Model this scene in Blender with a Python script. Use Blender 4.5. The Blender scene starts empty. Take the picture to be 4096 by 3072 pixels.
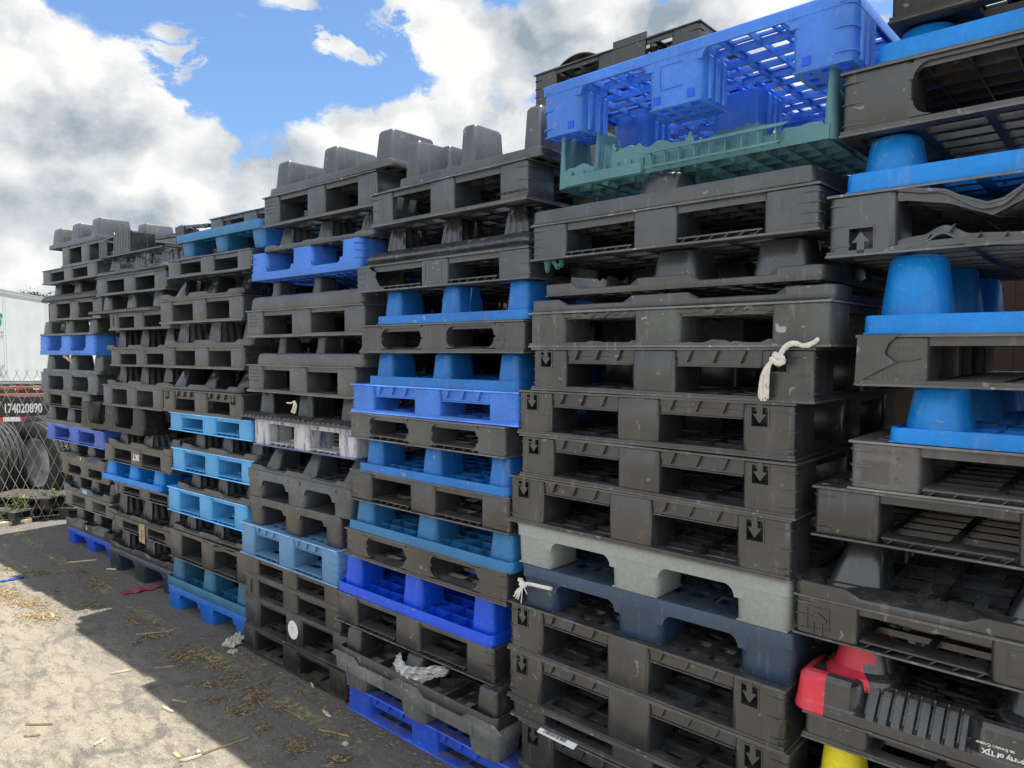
import bpy, bmesh, math, random
from math import sin, cos, pi, radians, sqrt, exp
from mathutils import Vector, Matrix
random.seed(11)
scene = bpy.context.scene
COL = scene.collection

# ------------------------------------------------------------------ helpers
def clamp(x, a=0.0, b=1.0): return max(a, min(b, x))

class MB:
    """collects faces and links them as one mesh object"""
    def __init__(s): s.v = []; s.f = []; s.m = []
    def face(s, pts, mi=0):
        b = len(s.v); s.v.extend([tuple(p) for p in pts]); s.f.append(tuple(range(b, b+len(pts)))); s.m.append(mi)
    def add(s, vs, fs, mi=0):
        b = len(s.v); s.v.extend([tuple(p) for p in vs])
        for f in fs: s.f.append(tuple(i+b for i in f)); s.m.append(mi)
    def box(s, x0, x1, y0, y1, z0, z1, mi=0):
        s.add([(x0,y0,z0),(x1,y0,z0),(x1,y1,z0),(x0,y1,z0),(x0,y0,z1),(x1,y0,z1),(x1,y1,z1),(x0,y1,z1)],
              [(0,3,2,1),(4,5,6,7),(0,1,5,4),(1,2,6,5),(2,3,7,6),(3,0,4,7)], mi)
    def obox(s, c, h, rot=(0,0,0), mi=0):
        from mathutils import Euler
        R = Euler(rot).to_matrix(); c = Vector(c); P = []
        for dz in (-1,1):
            for dx, dy in ((-1,-1),(1,-1),(1,1),(-1,1)):
                P.append(c + R @ Vector((dx*h[0], dy*h[1], dz*h[2])))
        s.add(P, [(0,3,2,1),(4,5,6,7),(0,1,5,4),(1,2,6,5),(2,3,7,6),(3,0,4,7)], mi)
    def loft(s, loops, cap0=True, cap1=True, mi=0):
        n = len(loops[0]); vs = [p for l in loops for p in l]; fs = []
        for k in range(len(loops)-1):
            for i in range(n):
                j = (i+1) % n
                fs.append((k*n+i, k*n+j, (k+1)*n+j, (k+1)*n+i))
        if cap0: fs.append(tuple(reversed(range(n))))
        if cap1: fs.append(tuple((len(loops)-1)*n+i for i in range(n)))
        s.add(vs, fs, mi)
    def plate(s, xs, ys, solid, z0, z1, mi=0):
        idx = {}; vs = []; fs = []
        def V(i, j, k):
            q = (i, j, k)
            if q not in idx: idx[q] = len(vs); vs.append((xs[i], ys[j], z1 if k else z0))
            return idx[q]
        nx, ny = len(xs)-1, len(ys)-1
        S = [[bool(solid(i, j)) for j in range(ny)] for i in range(nx)]
        g = lambda i, j: 0 <= i < nx and 0 <= j < ny and S[i][j]
        for i in range(nx):
            for j in range(ny):
                if not S[i][j]: continue
                fs.append((V(i,j,1),V(i+1,j,1),V(i+1,j+1,1),V(i,j+1,1)))
                fs.append((V(i,j,0),V(i,j+1,0),V(i+1,j+1,0),V(i+1,j,0)))
                if not g(i-1,j): fs.append((V(i,j,0),V(i,j,1),V(i,j+1,1),V(i,j+1,0)))
                if not g(i+1,j): fs.append((V(i+1,j,0),V(i+1,j+1,0),V(i+1,j+1,1),V(i+1,j,1)))
                if not g(i,j-1): fs.append((V(i,j,0),V(i+1,j,0),V(i+1,j,1),V(i,j,1)))
                if not g(i,j+1): fs.append((V(i,j+1,0),V(i,j+1,1),V(i+1,j+1,1),V(i+1,j+1,0)))
        s.add(vs, fs, mi)
    def prism(s, poly, y0, y1, mi=0):
        """extrude an (x,z) outline from y0 (front) to y1"""
        n = len(poly)
        vs = [(x,y0,z) for x, z in poly] + [(x,y1,z) for x, z in poly]
        fs = [tuple(range(n)), tuple(reversed(range(n, 2*n)))]
        for i in range(n):
            j = (i+1) % n; fs.append((j, i, n+i, n+j))
        s.add(vs, fs, mi)
    def tube(s, pts, r, n=6, mi=0, caps=True):
        P = [Vector(p) for p in pts]; loops = []
        for i, p in enumerate(P):
            t = (P[min(i+1,len(P)-1)] - P[max(i-1,0)]).normalized()
            a = t.cross(Vector((0,0,1)))
            if a.length < .1: a = t.cross(Vector((1,0,0)))
            a.normalize(); b = t.cross(a); rr = r[i] if isinstance(r, (list,tuple)) else r
            loops.append([p + a*rr*cos(2*pi*k/n) + b*rr*sin(2*pi*k/n) for k in range(n)])
        s.loft(loops, caps, caps, mi)
    def flip(s, h):
        s.v = [(x,y,h-z) for x,y,z in s.v]; s.f = [tuple(reversed(f)) for f in s.f]
    def warp(s, fn): s.v = [tuple(fn(*p)) for p in s.v]
    def build(s, name, mat, parent=None, smooth=34, recalc=True):
        me = bpy.data.meshes.new(name); me.from_pydata(s.v, [], s.f)
        mats = mat if isinstance(mat, (list, tuple)) else [mat]
        for m in mats: me.materials.append(MAT[m] if isinstance(m, str) else m)
        if len(mats) > 1: me.polygons.foreach_set('material_index', s.m)
        if recalc:
            bm = bmesh.new(); bm.from_mesh(me); bmesh.ops.recalc_face_normals(bm, faces=bm.faces[:]); bm.to_mesh(me); bm.free()
        if smooth:
            me.polygons.foreach_set('use_smooth', [True]*len(me.polygons))
            me.set_sharp_from_angle(angle=radians(smooth))
        me.update()
        o = bpy.data.objects.new(name, me); COL.objects.link(o)
        if parent is not None: o.parent = parent
        return o

def tag(o, label=None, cat=None, group=None, kind=None):
    if label: o['label'] = label
    if cat: o['category'] = cat
    if group: o['group'] = group
    if kind: o['kind'] = kind
    return o
def empty(name, loc, rz=0.0):
    o = bpy.data.objects.new(name, None); COL.objects.link(o)
    o.location = loc; o.rotation_euler = (0,0,rz); o.empty_display_size = .2
    return o

def rr(cx, cy, hx, hy, r, z, n=4):
    r = min(r, hx*.98, hy*.98); P = []
    for q, (sx, sy) in enumerate(((1,1),(-1,1),(-1,-1),(1,-1))):
        for k in range(n+1):
            a = pi/2*(q + k/n)
            P.append((cx + sx*(hx-r) + r*cos(a), cy + sy*(hy-r) + r*sin(a), z))
    return P
def lines(a, b, n, bar, edge):
    """edge band, n holes parted by n-1 bars, edge band"""
    w = (b-a-2*edge-(n-1)*bar)/n; L = [a]; x = a+edge
    for i in range(n): L += [x, x+w]; x += w+bar
    return L + [b]
lat = lambda i, j: i % 2 == 0 or j % 2 == 0

def perim(hx, hy, r, m=26):
    """points round a rounded rectangle with outward normals and the side they lie on"""
    P = []
    for sx, sy, ax in ((0,-1,'f'),(1,0,'r'),(0,1,'b'),(-1,0,'l')):
        if ax in 'fb':
            for k in range(m):
                t = -1+2*k/(m-1); x = t*(hx-r)*(1 if ax == 'f' else -1); P.append((x, sy*hy, 0, sy, ax, (t+1)/2))
        else:
            for k in range(m):
                t = -1+2*k/(m-1); y = t*(hy-r)*(1 if ax == 'r' else -1); P.append((sx*hx, y, sx, 0, ax, (t+1)/2))
        # corner arc
        a0 = {'f':-pi/2,'r':0,'b':pi/2,'l':pi}[ax]; cx = (hx-r)*{'f':1,'r':1,'b':-1,'l':-1}[ax]; cy = (hy-r)*{'f':-1,'r':1,'b':1,'l':-1}[ax]
        for k in range(1, 4):
            a = a0 + pi/2*k/4; P.append((cx+r*cos(a), cy+r*sin(a), cos(a), sin(a), 'c', 0))
    return P

def text_mesh(body, size, depth, name, mat, parent, loc, rot, squash=1.0, bold=0.0, shear=0.0, fill=True):
    cu = bpy.data.curves.new(name, 'FONT'); cu.body = body; cu.size = size; cu.extrude = depth; cu.offset = bold; cu.shear = shear
    cu.align_x = 'CENTER'; cu.align_y = 'CENTER'
    if not fill: cu.fill_mode = 'NONE'
    t = bpy.data.objects.new(name, cu); COL.objects.link(t)
    dg = bpy.context.evaluated_depsgraph_get()
    me = bpy.data.meshes.new_from_object(t.evaluated_get(dg)); bpy.data.objects.remove(t); bpy.data.curves.remove(cu)
    me.name = name; me.materials.clear(); me.materials.append(MAT[mat])
    o = bpy.data.objects.new(name, me); COL.objects.link(o); o.location = loc; o.rotation_euler = rot; o.scale = (squash,1,1)
    if parent is not None: o.parent = parent
    return o

# ------------------------------------------------------------------ materials
MAT = {}
def newmat(name):
    m = bpy.data.materials.new(name); m.use_nodes = True; nt = m.node_tree; nt.nodes.clear()
    return m, nt, nt.nodes, nt.links
def nd(ns, t, **k):
    n = ns.new(t)
    for a, b in k.items():
        if a in n.inputs.keys() if hasattr(n.inputs, 'keys') else False: n.inputs[a].default_value = b
        else: setattr(n, a, b)
    return n
def noise(ns, lk, vec, scale, detail=4, rough=.55, dist=0.0):
    n = ns.new('ShaderNodeTexNoise'); n.inputs['Scale'].default_value = scale; n.inputs['Detail'].default_value = detail
    n.inputs['Roughness'].default_value = rough; n.inputs['Distortion'].default_value = dist
    lk.new(vec, n.inputs['Vector']); return n.outputs['Fac']
def ramp(ns, lk, fac, a, b, v0=0.0, v1=1.0, smooth=True):
    n = ns.new('ShaderNodeMapRange'); n.interpolation_type = 'SMOOTHSTEP' if smooth else 'LINEAR'
    n.inputs['From Min'].default_value = a; n.inputs['From Max'].default_value = b; n.inputs['To Min'].default_value = v0; n.inputs['To Max'].default_value = v1
    lk.new(fac, n.inputs['Value']); return n.outputs['Result']
def math_(ns, lk, op, a, b=None, c=None, cl=False):
    n = ns.new('ShaderNodeMath'); n.operation = op; n.use_clamp = cl
    for i, x in enumerate((a, b, c)):
        if x is None: continue
        if isinstance(x, (int, float)): n.inputs[i].default_value = x
        else: lk.new(x, n.inputs[i])
    return n.outputs[0]
def mix(ns, lk, fac, a, b, blend='MIX'):
    n = ns.new('ShaderNodeMix'); n.data_type = 'RGBA'; n.blend_type = blend
    for s, x in (('Factor', fac), ('A', a), ('B', b)):
        i = [q for q in n.inputs if q.name == s and (q.type == 'VALUE' if s == 'Factor' else q.type == 'RGBA')][0]
        if isinstance(x, (int, float)): i.default_value = x
        elif isinstance(x, (tuple, list)): i.default_value = (*x[:3], 1)
        else: lk.new(x, i)
    return [q for q in n.outputs if q.type == 'RGBA'][0]

def plastic(name, col, rough=.5, dust=.25, streak=.3, glow=0.0, spec=.5, dustcol=(.3,.27,.22), white=0.0, mottle=.30):
    m, nt, ns, lk = newmat(name)
    geo = ns.new('ShaderNodeNewGeometry'); pos = geo.outputs['Position']
    mp = ns.new('ShaderNodeMapping'); mp.inputs['Scale'].default_value = (1,1,.16); lk.new(pos, mp.inputs['Vector'])
    big = noise(ns, lk, pos, 5.0, 3); fine = noise(ns, lk, pos, 70, 5, .65); mid = noise(ns, lk, pos, 16, 6, .62, .4)
    st = noise(ns, lk, mp.outputs['Vector'], 42, 3, .6)
    v = ramp(ns, lk, big, .3, .7, 1-mottle, 1+mottle)
    v2 = math_(ns, lk, 'MULTIPLY', v, ramp(ns, lk, fine, .25, .75, .9, 1.1))
    base = mix(ns, lk, 1.0, col, (1,1,1), 'MULTIPLY')
    hv = ns.new('ShaderNodeVectorMath'); hv.operation = 'SCALE'; hv.inputs[0].default_value = col; lk.new(v2, hv.inputs['Scale'])
    # dust lies on upward faces and in smears
    sx = ns.new('ShaderNodeSeparateXYZ'); lk.new(geo.outputs['Normal'], sx.inputs[0])
    up = ramp(ns, lk, sx.outputs['Z'], .55, .95, 0, 1)
    upd = math_(ns, lk, 'MULTIPLY', up, ramp(ns, lk, mid, .36, .62, .15, .85))
    sm = math_(ns, lk, 'MULTIPLY', ramp(ns, lk, mid, .52, .74), ramp(ns, lk, st, .35, .75, .3, 1.0))
    d = math_(ns, lk, 'ADD', math_(ns, lk, 'MULTIPLY', sm, dust), math_(ns, lk, 'MULTIPLY', upd, min(1.0, dust*1.5)), cl=True)
    s2 = math_(ns, lk, 'MULTIPLY', ramp(ns, lk, st, .58, .72), streak*.34)
    c1 = mix(ns, lk, d, hv.outputs[0], dustcol)
    c2 = mix(ns, lk, s2, c1, (.42,.41,.39))
    # fine pale scuffs
    mp2 = ns.new('ShaderNodeMapping'); mp2.inputs['Rotation'].default_value = (.3,.9,.4); mp2.inputs['Scale'].default_value = (1,7,1); lk.new(pos, mp2.inputs['Vector'])
    scr = noise(ns, lk, mp2.outputs['Vector'], 30, 2, .5, .6)
    sc = math_(ns, lk, 'MULTIPLY', ramp(ns, lk, scr, .685, .72), .62*streak*2)
    c3 = mix(ns, lk, sc, c2, (.36,.36,.36))
    if white:
        wn = noise(ns, lk, mp.outputs['Vector'], 26, 8, .78, .8)
        c3 = mix(ns, lk, math_(ns, lk, 'MULTIPLY', ramp(ns, lk, wn, .34, .52), white), c3, (.62,.63,.64))
    p = ns.new('ShaderNodeBsdfPrincipled'); lk.new(c3, p.inputs['Base Color'])
    lk.new(ramp(ns, lk, math_(ns, lk, 'ADD', mid, d), .3, 1.2, rough*.8, min(.95, rough*1.5)), p.inputs['Roughness'])
    p.inputs['Specular IOR Level'].default_value = spec
    bp = ns.new('ShaderNodeBump'); bp.inputs['Strength'].default_value = .22; bp.inputs['Distance'].default_value = .004
    hgt = math_(ns, lk, 'ADD', math_(ns, lk, 'MULTIPLY', fine, .4), mid)
    lk.new(hgt, bp.inputs['Height']); lk.new(bp.outputs[0], p.inputs['Normal'])
    out = ns.new('ShaderNodeOutputMaterial')
    if glow:
        tr = ns.new('ShaderNodeBsdfTranslucent'); tr.inputs['Color'].default_value = (*[min(1, c*1.5+.02) for c in col], 1)
        mx = ns.new('ShaderNodeMixShader'); mx.inputs[0].default_value = glow; lk.new(p.outputs[0], mx.inputs[1]); lk.new(tr.outputs[0], mx.inputs[2]); lk.new(mx.outputs[0], out.inputs[0])
    else: lk.new(p.outputs[0], out.inputs[0])
    MAT[name] = m

def flat(name, col, rough=.7, var=.15, scale=20, metal=0.0, spec=.4, bump=0.0):
    m, nt, ns, lk = newmat(name)
    geo = ns.new('ShaderNodeNewGeometry'); f = noise(ns, lk, geo.outputs['Position'], scale, 5, .6)
    hv = ns.new('ShaderNodeVectorMath'); hv.operation = 'SCALE'; hv.inputs[0].default_value = col; lk.new(ramp(ns, lk, f, .25, .75, 1-var, 1+var), hv.inputs['Scale'])
    p = ns.new('ShaderNodeBsdfPrincipled'); lk.new(hv.outputs[0], p.inputs['Base Color']); p.inputs['Roughness'].default_value = rough; p.inputs['Metallic'].default_value = metal
    p.inputs['Specular IOR Level'].default_value = spec
    if bump:
        bp = ns.new('ShaderNodeBump'); bp.inputs['Strength'].default_value = bump; bp.inputs['Distance'].default_value = .01; lk.new(f, bp.inputs['Height']); lk.new(bp.outputs[0], p.inputs['Normal'])
    out = ns.new('ShaderNodeOutputMaterial'); lk.new(p.outputs[0], out.inputs[0]); MAT[name] = m

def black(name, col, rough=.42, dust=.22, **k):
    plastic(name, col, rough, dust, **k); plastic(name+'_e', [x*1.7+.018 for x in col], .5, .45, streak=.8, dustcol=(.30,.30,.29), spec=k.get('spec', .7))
black('kc', (.046,.053,.063), .37, .14, spec=1.0, dustcol=(.25,.26,.27))
black('kw', (.041,.042,.044), .38, .17, spec=.95, dustcol=(.225,.215,.20))
black('kg', (.066,.070,.076), .42, .19, spec=.9, dustcol=(.27,.265,.25))
black('kg2', (0.0960,0.0960,0.0984), .45, .22, spec=.7)
black('kd', (.026,.027,.029), .38, .17, spec=.9, dustcol=(.24,.23,.21))
black('kk', (.020,.019,.018), .5, .30, spec=.5, dustcol=(.2,.17,.13))
black('kb', (.026,.029,.034), .24, .14, spec=1.0)
black('kb2', (.028,.031,.036), .24, .12, spec=1.0)
black('ka', (.033,.035,.038), .34, .12, spec=1.0, dustcol=(.26,.255,.24))
black('wg', (.080,.088,.085), .6, .50, streak=.9, spec=.6, dustcol=(.22,.235,.22))
black('sl', (0.0690,0.0897,0.1127), .42, .18, spec=.75)
black('gr', (.14,.138,.135), .5, .22)
plastic('sg', (.078,.092,.112), .40, .16, spec=.75)
plastic('gr2', (.15,.155,.16), .5, .45, streak=.9, dustcol=(.34,.34,.33))
black('ub', (.065,.25,.86), .40, .16, glow=.12, mottle=.14)
black('ub2', (.07,.16,.62), .5, .20, glow=.08, mottle=.12)
plastic('ub3', (.022,.105,.70), .42, .10, glow=.10, mottle=.12)
black('db', (.025,.105,.66), .5, .42, glow=.06, mottle=.15, dustcol=(.20,.17,.13))
plastic('rb', (.010,.105,.88), .32, .04, glow=.14, mottle=.06)
plastic('bb', (.006,.29,.88), .42, .16, streak=.6, glow=.20, mottle=.12, dustcol=(.25,.30,.36))
plastic('bl', (.016,.19,.62), .34, .16, streak=.6, glow=.12, mottle=.12, dustcol=(.25,.30,.36))
plastic('tb', (.030,.20,.46), .38, .10, glow=.10, mottle=.10)
plastic('tl', (.030,.165,.31), .42, .12, glow=.10, mottle=.12)
black('sk', (.095,.43,.86), .42, .08, glow=.12, mottle=.06)
plastic('ab', (.015,.17,.66), .42, .12, glow=.08, mottle=.10)
black('lb', (.12,.29,.52), .48, .14, glow=.06, mottle=.08)
plastic('ds', (.026,.042,.066), .42, .16, spec=.75)
plastic('lg', (.31,.345,.335), .5, .06, streak=.15, mottle=.04)
plastic('nv', (.022,.052,.108), .42, .12, mottle=.10, spec=.7)
plastic('te', (.10,.255,.295), .5, .14, glow=.12, mottle=.12)
black('ww', (.04,.06,.22), .7, .1, white=.92)
plastic('red', (.70,.04,.075), .42, .06, mottle=.08)
plastic('yellow', (.85,.75,.02), .42, .05, mottle=.06)
flat('white_rope', (.74,.72,.66), .85, .12, 60)
flat('white_paper', (.82,.84,.83), .6, .06, 30)
flat('white_ink', (.78,.78,.76), .6, .1, 40)
flat('black_ink', (.03,.03,.03), .6, .1, 40)
flat('cardboard', (.46,.33,.22), .85, .12, 25)
flat('blue_sticker', (.25,.55,.75), .6, .1, 40)
flat('trailer_white', (.60,.63,.62), .45, .06, 2)
flat('trailer_grey', (.42,.44,.44), .5, .1, 4)
flat('green_paint', (.01,.22,.14), .5, .1, 10)
flat('grey_paint', (.35,.38,.38), .5, .1, 10)
flat('red_tape', (.65,.03,.04), .4, .1, 10)
flat('white_tape', (.80,.80,.80), .4, .1, 10)
flat('chassis_black', (.03,.03,.032), .5, .25, 6)
flat('rust_orange', (.50,.20,.10), .7, .25, 15)
flat('galvanized', (.42,.40,.36), .5, .25, 30, metal=.6)
flat('rubber', (.032,.033,.035), .8, .25, 12, bump=.3)
flat('rim_white', (.58,.60,.61), .45, .2, 6)
flat('rim_rust', (.24,.13,.06), .7, .4, 9)
flat('brick', (.20,.085,.045), .9, .2, 50, bump=.4)
flat('old_wood', (.40,.30,.18), .85, .3, 25, bump=.3)
flat('pale_wood', (.62,.52,.34), .85, .2, 25)
flat('straw', (.44,.335,.19), .85, .5, 300)
flat('dark_chips', (.15,.115,.075), .9, .5, 300)
flat('grey_rag', (.55,.53,.48), .9, .15, 40)
flat('pink_cloth', (.36,.06,.13), .8, .6, 120)
flat('blue_strap', (.03,.07,.45), .6, .2, 40)
flat('stone', (.42,.42,.41), .8, .2, 60, bump=.3)
flat('leaf_green', (.13,.24,.035), .6, .35, 40)
flat('leaf_rust', (.26,.085,.04), .7, .4, 40)
flat('tree_leaf', (.06,.13,.02), .6, .4, 3)
flat('bark', (.09,.065,.04), .9, .3, 20)
flat('tan_panel', (.050,.034,.025), .85, .3, 4)
# clear film
m, nt, ns, lk = newmat('film')
p = ns.new('ShaderNodeBsdfPrincipled'); p.inputs['Base Color'].default_value = (.8,.8,.8,1); p.inputs['Roughness'].default_value = .25
t = ns.new('ShaderNodeBsdfTransparent'); mx = ns.new('ShaderNodeMixShader'); geo = ns.new('ShaderNodeNewGeometry')
lk.new(ramp(ns, lk, noise(ns, lk, geo.outputs['Position'], 35, 5), .35, .7, .34, .80), mx.inputs[0]); lk.new(t.outputs[0], mx.inputs[1]); lk.new(p.outputs[0], mx.inputs[2])
o = ns.new('ShaderNodeOutputMaterial'); lk.new(mx.outputs[0], o.inputs[0]); MAT['film'] = m
# yard slab: pale dusty concrete with asphalt-dark stains
m, nt, ns, lk = newmat('yard')
geo = ns.new('ShaderNodeNewGeometry'); pos = geo.outputs['Position']
mp = ns.new('ShaderNodeMapping'); mp.inputs['Rotation'].default_value = (0,0,.35); mp.inputs['Scale'].default_value = (.8,1.8,1); lk.new(pos, mp.inputs['Vector'])
b1 = noise(ns, lk, mp.outputs['Vector'], 1.8, 8, .66, .5); b2 = noise(ns, lk, mp.outputs['Vector'], 9, 9, .74, .4); b3 = noise(ns, lk, pos, 160, 4, .7); b4 = noise(ns, lk, pos, 45, 6, .7)
sx = ns.new('ShaderNodeSeparateXYZ'); lk.new(pos, sx.inputs[0])
patch = math_(ns, lk, 'ADD', math_(ns, lk, 'MULTIPLY', b1, .35), math_(ns, lk, 'MULTIPLY', b2, .65))
# the slab colour turns darker grey in a strip along the stacks
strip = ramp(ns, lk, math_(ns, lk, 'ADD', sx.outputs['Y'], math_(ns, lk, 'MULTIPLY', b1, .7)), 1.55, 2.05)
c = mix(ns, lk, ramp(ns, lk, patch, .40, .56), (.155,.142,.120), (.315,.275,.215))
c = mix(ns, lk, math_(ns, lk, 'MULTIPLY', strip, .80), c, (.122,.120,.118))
b5 = noise(ns, lk, pos, 85, 3, .7)
c = mix(ns, lk, ramp(ns, lk, b5, .30, .44, .35, 0), c, (.10,.095,.088))
c = mix(ns, lk, ramp(ns, lk, b5, .57, .67, 0, .32), c, (.44,.40,.33))
c = mix(ns, lk, ramp(ns, lk, b4, .56, .68, 0, .6), c, (.40,.355,.28))
c = mix(ns, lk, ramp(ns, lk, b4, .30, .44, .5, 0), c, (.11,.105,.095))
c = mix(ns, lk, ramp(ns, lk, b3, .35, .60, .45, 0), c, (.35,.35,.36), 'MULTIPLY')
c = mix(ns, lk, ramp(ns, lk, b3, .60, .66, 0, .7), c, (.52,.48,.40))
vo = ns.new('ShaderNodeTexVoronoi'); vo.feature = 'DISTANCE_TO_EDGE'; vo.inputs['Scale'].default_value = .55
wv = ns.new('ShaderNodeTexNoise'); wv.inputs['Scale'].default_value = 2.5; wv.inputs['Detail'].default_value = 6; lk.new(pos, wv.inputs['Vector'])
wa = ns.new('ShaderNodeVectorMath'); wa.operation = 'MULTIPLY_ADD'; lk.new(wv.outputs['Color'], wa.inputs[0]); wa.inputs[1].default_value = (.8,.8,0); lk.new(pos, wa.inputs[2]); lk.new(wa.outputs[0], vo.inputs['Vector'])
c = mix(ns, lk, math_(ns, lk, 'MULTIPLY', ramp(ns, lk, vo.outputs['Distance'], .002, .009, 1, 0), ramp(ns, lk, b1, .48, .62, 0, .4)), c, (.06,.056,.05))
c = mix(ns, lk, ramp(ns, lk, noise(ns, lk, pos, 3.3, 4, .6, 1.0), .60, .68, 0, .45), c, (.075,.073,.070))
p = ns.new('ShaderNodeBsdfPrincipled'); lk.new(c, p.inputs['Base Color']); p.inputs['Roughness'].default_value = .9; p.inputs['Specular IOR Level'].default_value = .25
bp = ns.new('ShaderNodeBump'); bp.inputs['Strength'].default_value = .5; bp.inputs['Distance'].default_value = .006
lk.new(math_(ns, lk, 'ADD', b3, b2), bp.inputs['Height']); lk.new(bp.outputs[0], p.inputs['Normal'])
o = ns.new('ShaderNodeOutputMaterial'); lk.new(p.outputs[0], o.inputs[0]); MAT['yard'] = m
# worn yellow paint
m, nt, ns, lk = newmat('yellow_line')
geo = ns.new('ShaderNodeNewGeometry'); pos = geo.outputs['Position']
n1 = noise(ns, lk, pos, 2.2, 3, .5); n2 = noise(ns, lk, pos, 28, 7, .75)
al = math_(ns, lk, 'MULTIPLY', ramp(ns, lk, n1, .42, .60, .05, 1), ramp(ns, lk, n2, .42, .62, 0, .85))
p = ns.new('ShaderNodeBsdfPrincipled'); p.inputs['Base Color'].default_value = (.40,.345,.17,1); p.inputs['Roughness'].default_value = .85
t = ns.new('ShaderNodeBsdfTransparent'); mx = ns.new('ShaderNodeMixShader'); lk.new(al, mx.inputs[0]); lk.new(t.outputs[0], mx.inputs[1]); lk.new(p.outputs[0], mx.inputs[2])
o = ns.new('ShaderNodeOutputMaterial'); lk.new(mx.outputs[0], o.inputs[0]); MAT['yellow_line'] = m
# ------------------------------------------------------------------ pallets
def ragged(n, seed, a, b):
    r = random.Random(seed); return [r.uniform(a, b) for _ in range(n)]

def fillet(mb, x, z, sx, sz, r, y0, y1):
    """concave corner filler: sx, sz point into the opening"""
    e = .028
    P = [(x-sx*e, z-sz*.002), (x+sx*r, z-sz*.002)]
    for k in range(0, 6):
        a = pi/2*k/5; P.append((x+sx*(r-r*sin(a)), z+sz*(r-r*cos(a))))
    P.append((x-sx*e, z+sz*r))
    if sx*sz < 0: P = P[::-1]
    mb.prism(P, y0, y1)

ARROW_DN = [(-.010,.075),(-.010,.005),(-.024,.005),(0,-.030),(.024,.005),(.010,.005),(.010,.075)]

def block_mesh(cx, cy, hx, hy, z0, z1, r=.018, taper=0.0, hole=None):
    """one spacer block; hole=(x0,x1,z0,z1) cuts a pocket in the front face"""
    mb = MB(); n = 4
    L = []
    for t in (0.0, .03, .97, 1.0):
        k = .0025 if t in (0.0, 1.0) else 0
        s = taper*(1-t); L.append(rr(cx, cy, hx-s-k, hy-s-k, r, z0+(z1-z0)*t, n))
    if hole is None: mb.loft(L)
    else:
        N = len(L[0]); vs = [p for l in L for p in l]; fs = []
        # the front face runs from the end of corner 3 (-x,-y) to the start of corner 4 (+x,-y)
        i0 = 3*(n+1)-1
        for k in range(3):
            for i in range(N):
                if k == 1 and i == i0: continue
                j = (i+1) % N; fs.append((k*N+i, k*N+j, (k+1)*N+j, (k+1)*N+i))
        fs.append(tuple(reversed(range(N)))); fs.append(tuple(3*N+i for i in range(N)))
        mb.add(vs, fs)
        A = L[1][i0]; B = L[1][i0+1]; C = L[2][i0+1]; D = L[2][i0]; y = A[1]
        hx0, hx1, hz0, hz1 = hole
        a, b, c, d = (hx0,y,hz0), (hx1,y,hz0), (hx1,y,hz1), (hx0,y,hz1)
        for q in ((A,B,b,a),(B,C,c,b),(C,D,d,c),(D,A,a,d)): mb.face(q)
        dp = .06
        a2, b2, c2, d2 = [(p[0], y+dp, p[2]) for p in (a,b,c,d)]
        for q in ((a,b,b2,a2),(b,c,c2,b2),(c,d,d2,c2),(d,a,a2,d2),(a2,b2,c2,d2)): mb.face(q)
        # raised rim round the pocket
        f = .004
        for q in ((hx0-f,hx1+f,hz0-f,hz0),(hx0-f,hx1+f,hz1,hz1+f)): mb.box(q[0],q[1],y-.0025,y+.002,q[2],q[3])
        for q in ((hx0-f,hx0),(hx1,hx1+f)): mb.box(q[0],q[1],y-.0022,y+.002,hz0,hz1)
    return mb

def corner_ribs(mb, cx, cy, hx, hy, sx, zs, ln=.055, t=.0042, r=.018):
    """short ribs that wrap the front outer corner of a corner block"""
    o = .0045
    for z in zs:
        P = [(cx+sx*(hx-ln), cy-hy), (cx+sx*(hx-r), cy-hy)]
        for k in range(1, 4):
            a = pi/2*k/4; P.append((cx+sx*(hx-r+r*sin(a)), cy-hy+r-r*cos(a)))
        P += [(cx+sx*hx, cy-hy+r), (cx+sx*hx, cy-hy+ln)]
        nrm = [(0,-1),(0,-1)]+[(sx*sin(pi/2*k/4), -cos(pi/2*k/4)) for k in range(1,4)]+[(sx,0),(sx,0)]
        for i in range(len(P)-1):
            q = []
            for j in (i, i+1):
                e = 0.0 if j in (0, len(P)-1) else o
                q.append(((P[j][0]-nrm[j][0]*.001, P[j][1]-nrm[j][1]*.001), (P[j][0]+nrm[j][0]*(e+.0003), P[j][1]+nrm[j][1]*(e+.0003))))
            (a,b),(c,d) = q
            vs = [(*a,z-t/2),(*b,z-t/2),(*d,z-t/2),(*c,z-t/2),(*a,z+t/2),(*b,z+t/2),(*d,z+t/2),(*c,z+t/2)]
            mb.add(vs, [(0,3,2,1),(4,5,6,7),(0,1,5,4),(1,2,6,5),(2,3,7,6),(3,0,4,7)])

def emboss_lines(mb, x, z, w, rows, y, hh=.008, seed=0):
    """raised moulded marks too worn to read"""
    r = random.Random(seed)
    for k in range(rows):
        xx = x-w/2; zz = z-k*hh*2.1
        while xx < x+w/2-.006:
            l = r.uniform(.004, .010)
            if r.random() < .8: mb.box(xx, xx+l*.75, y-.0018, y+.001, zz-hh/2*r.uniform(.5,1), zz+hh/2)
            xx += l+.002

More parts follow.
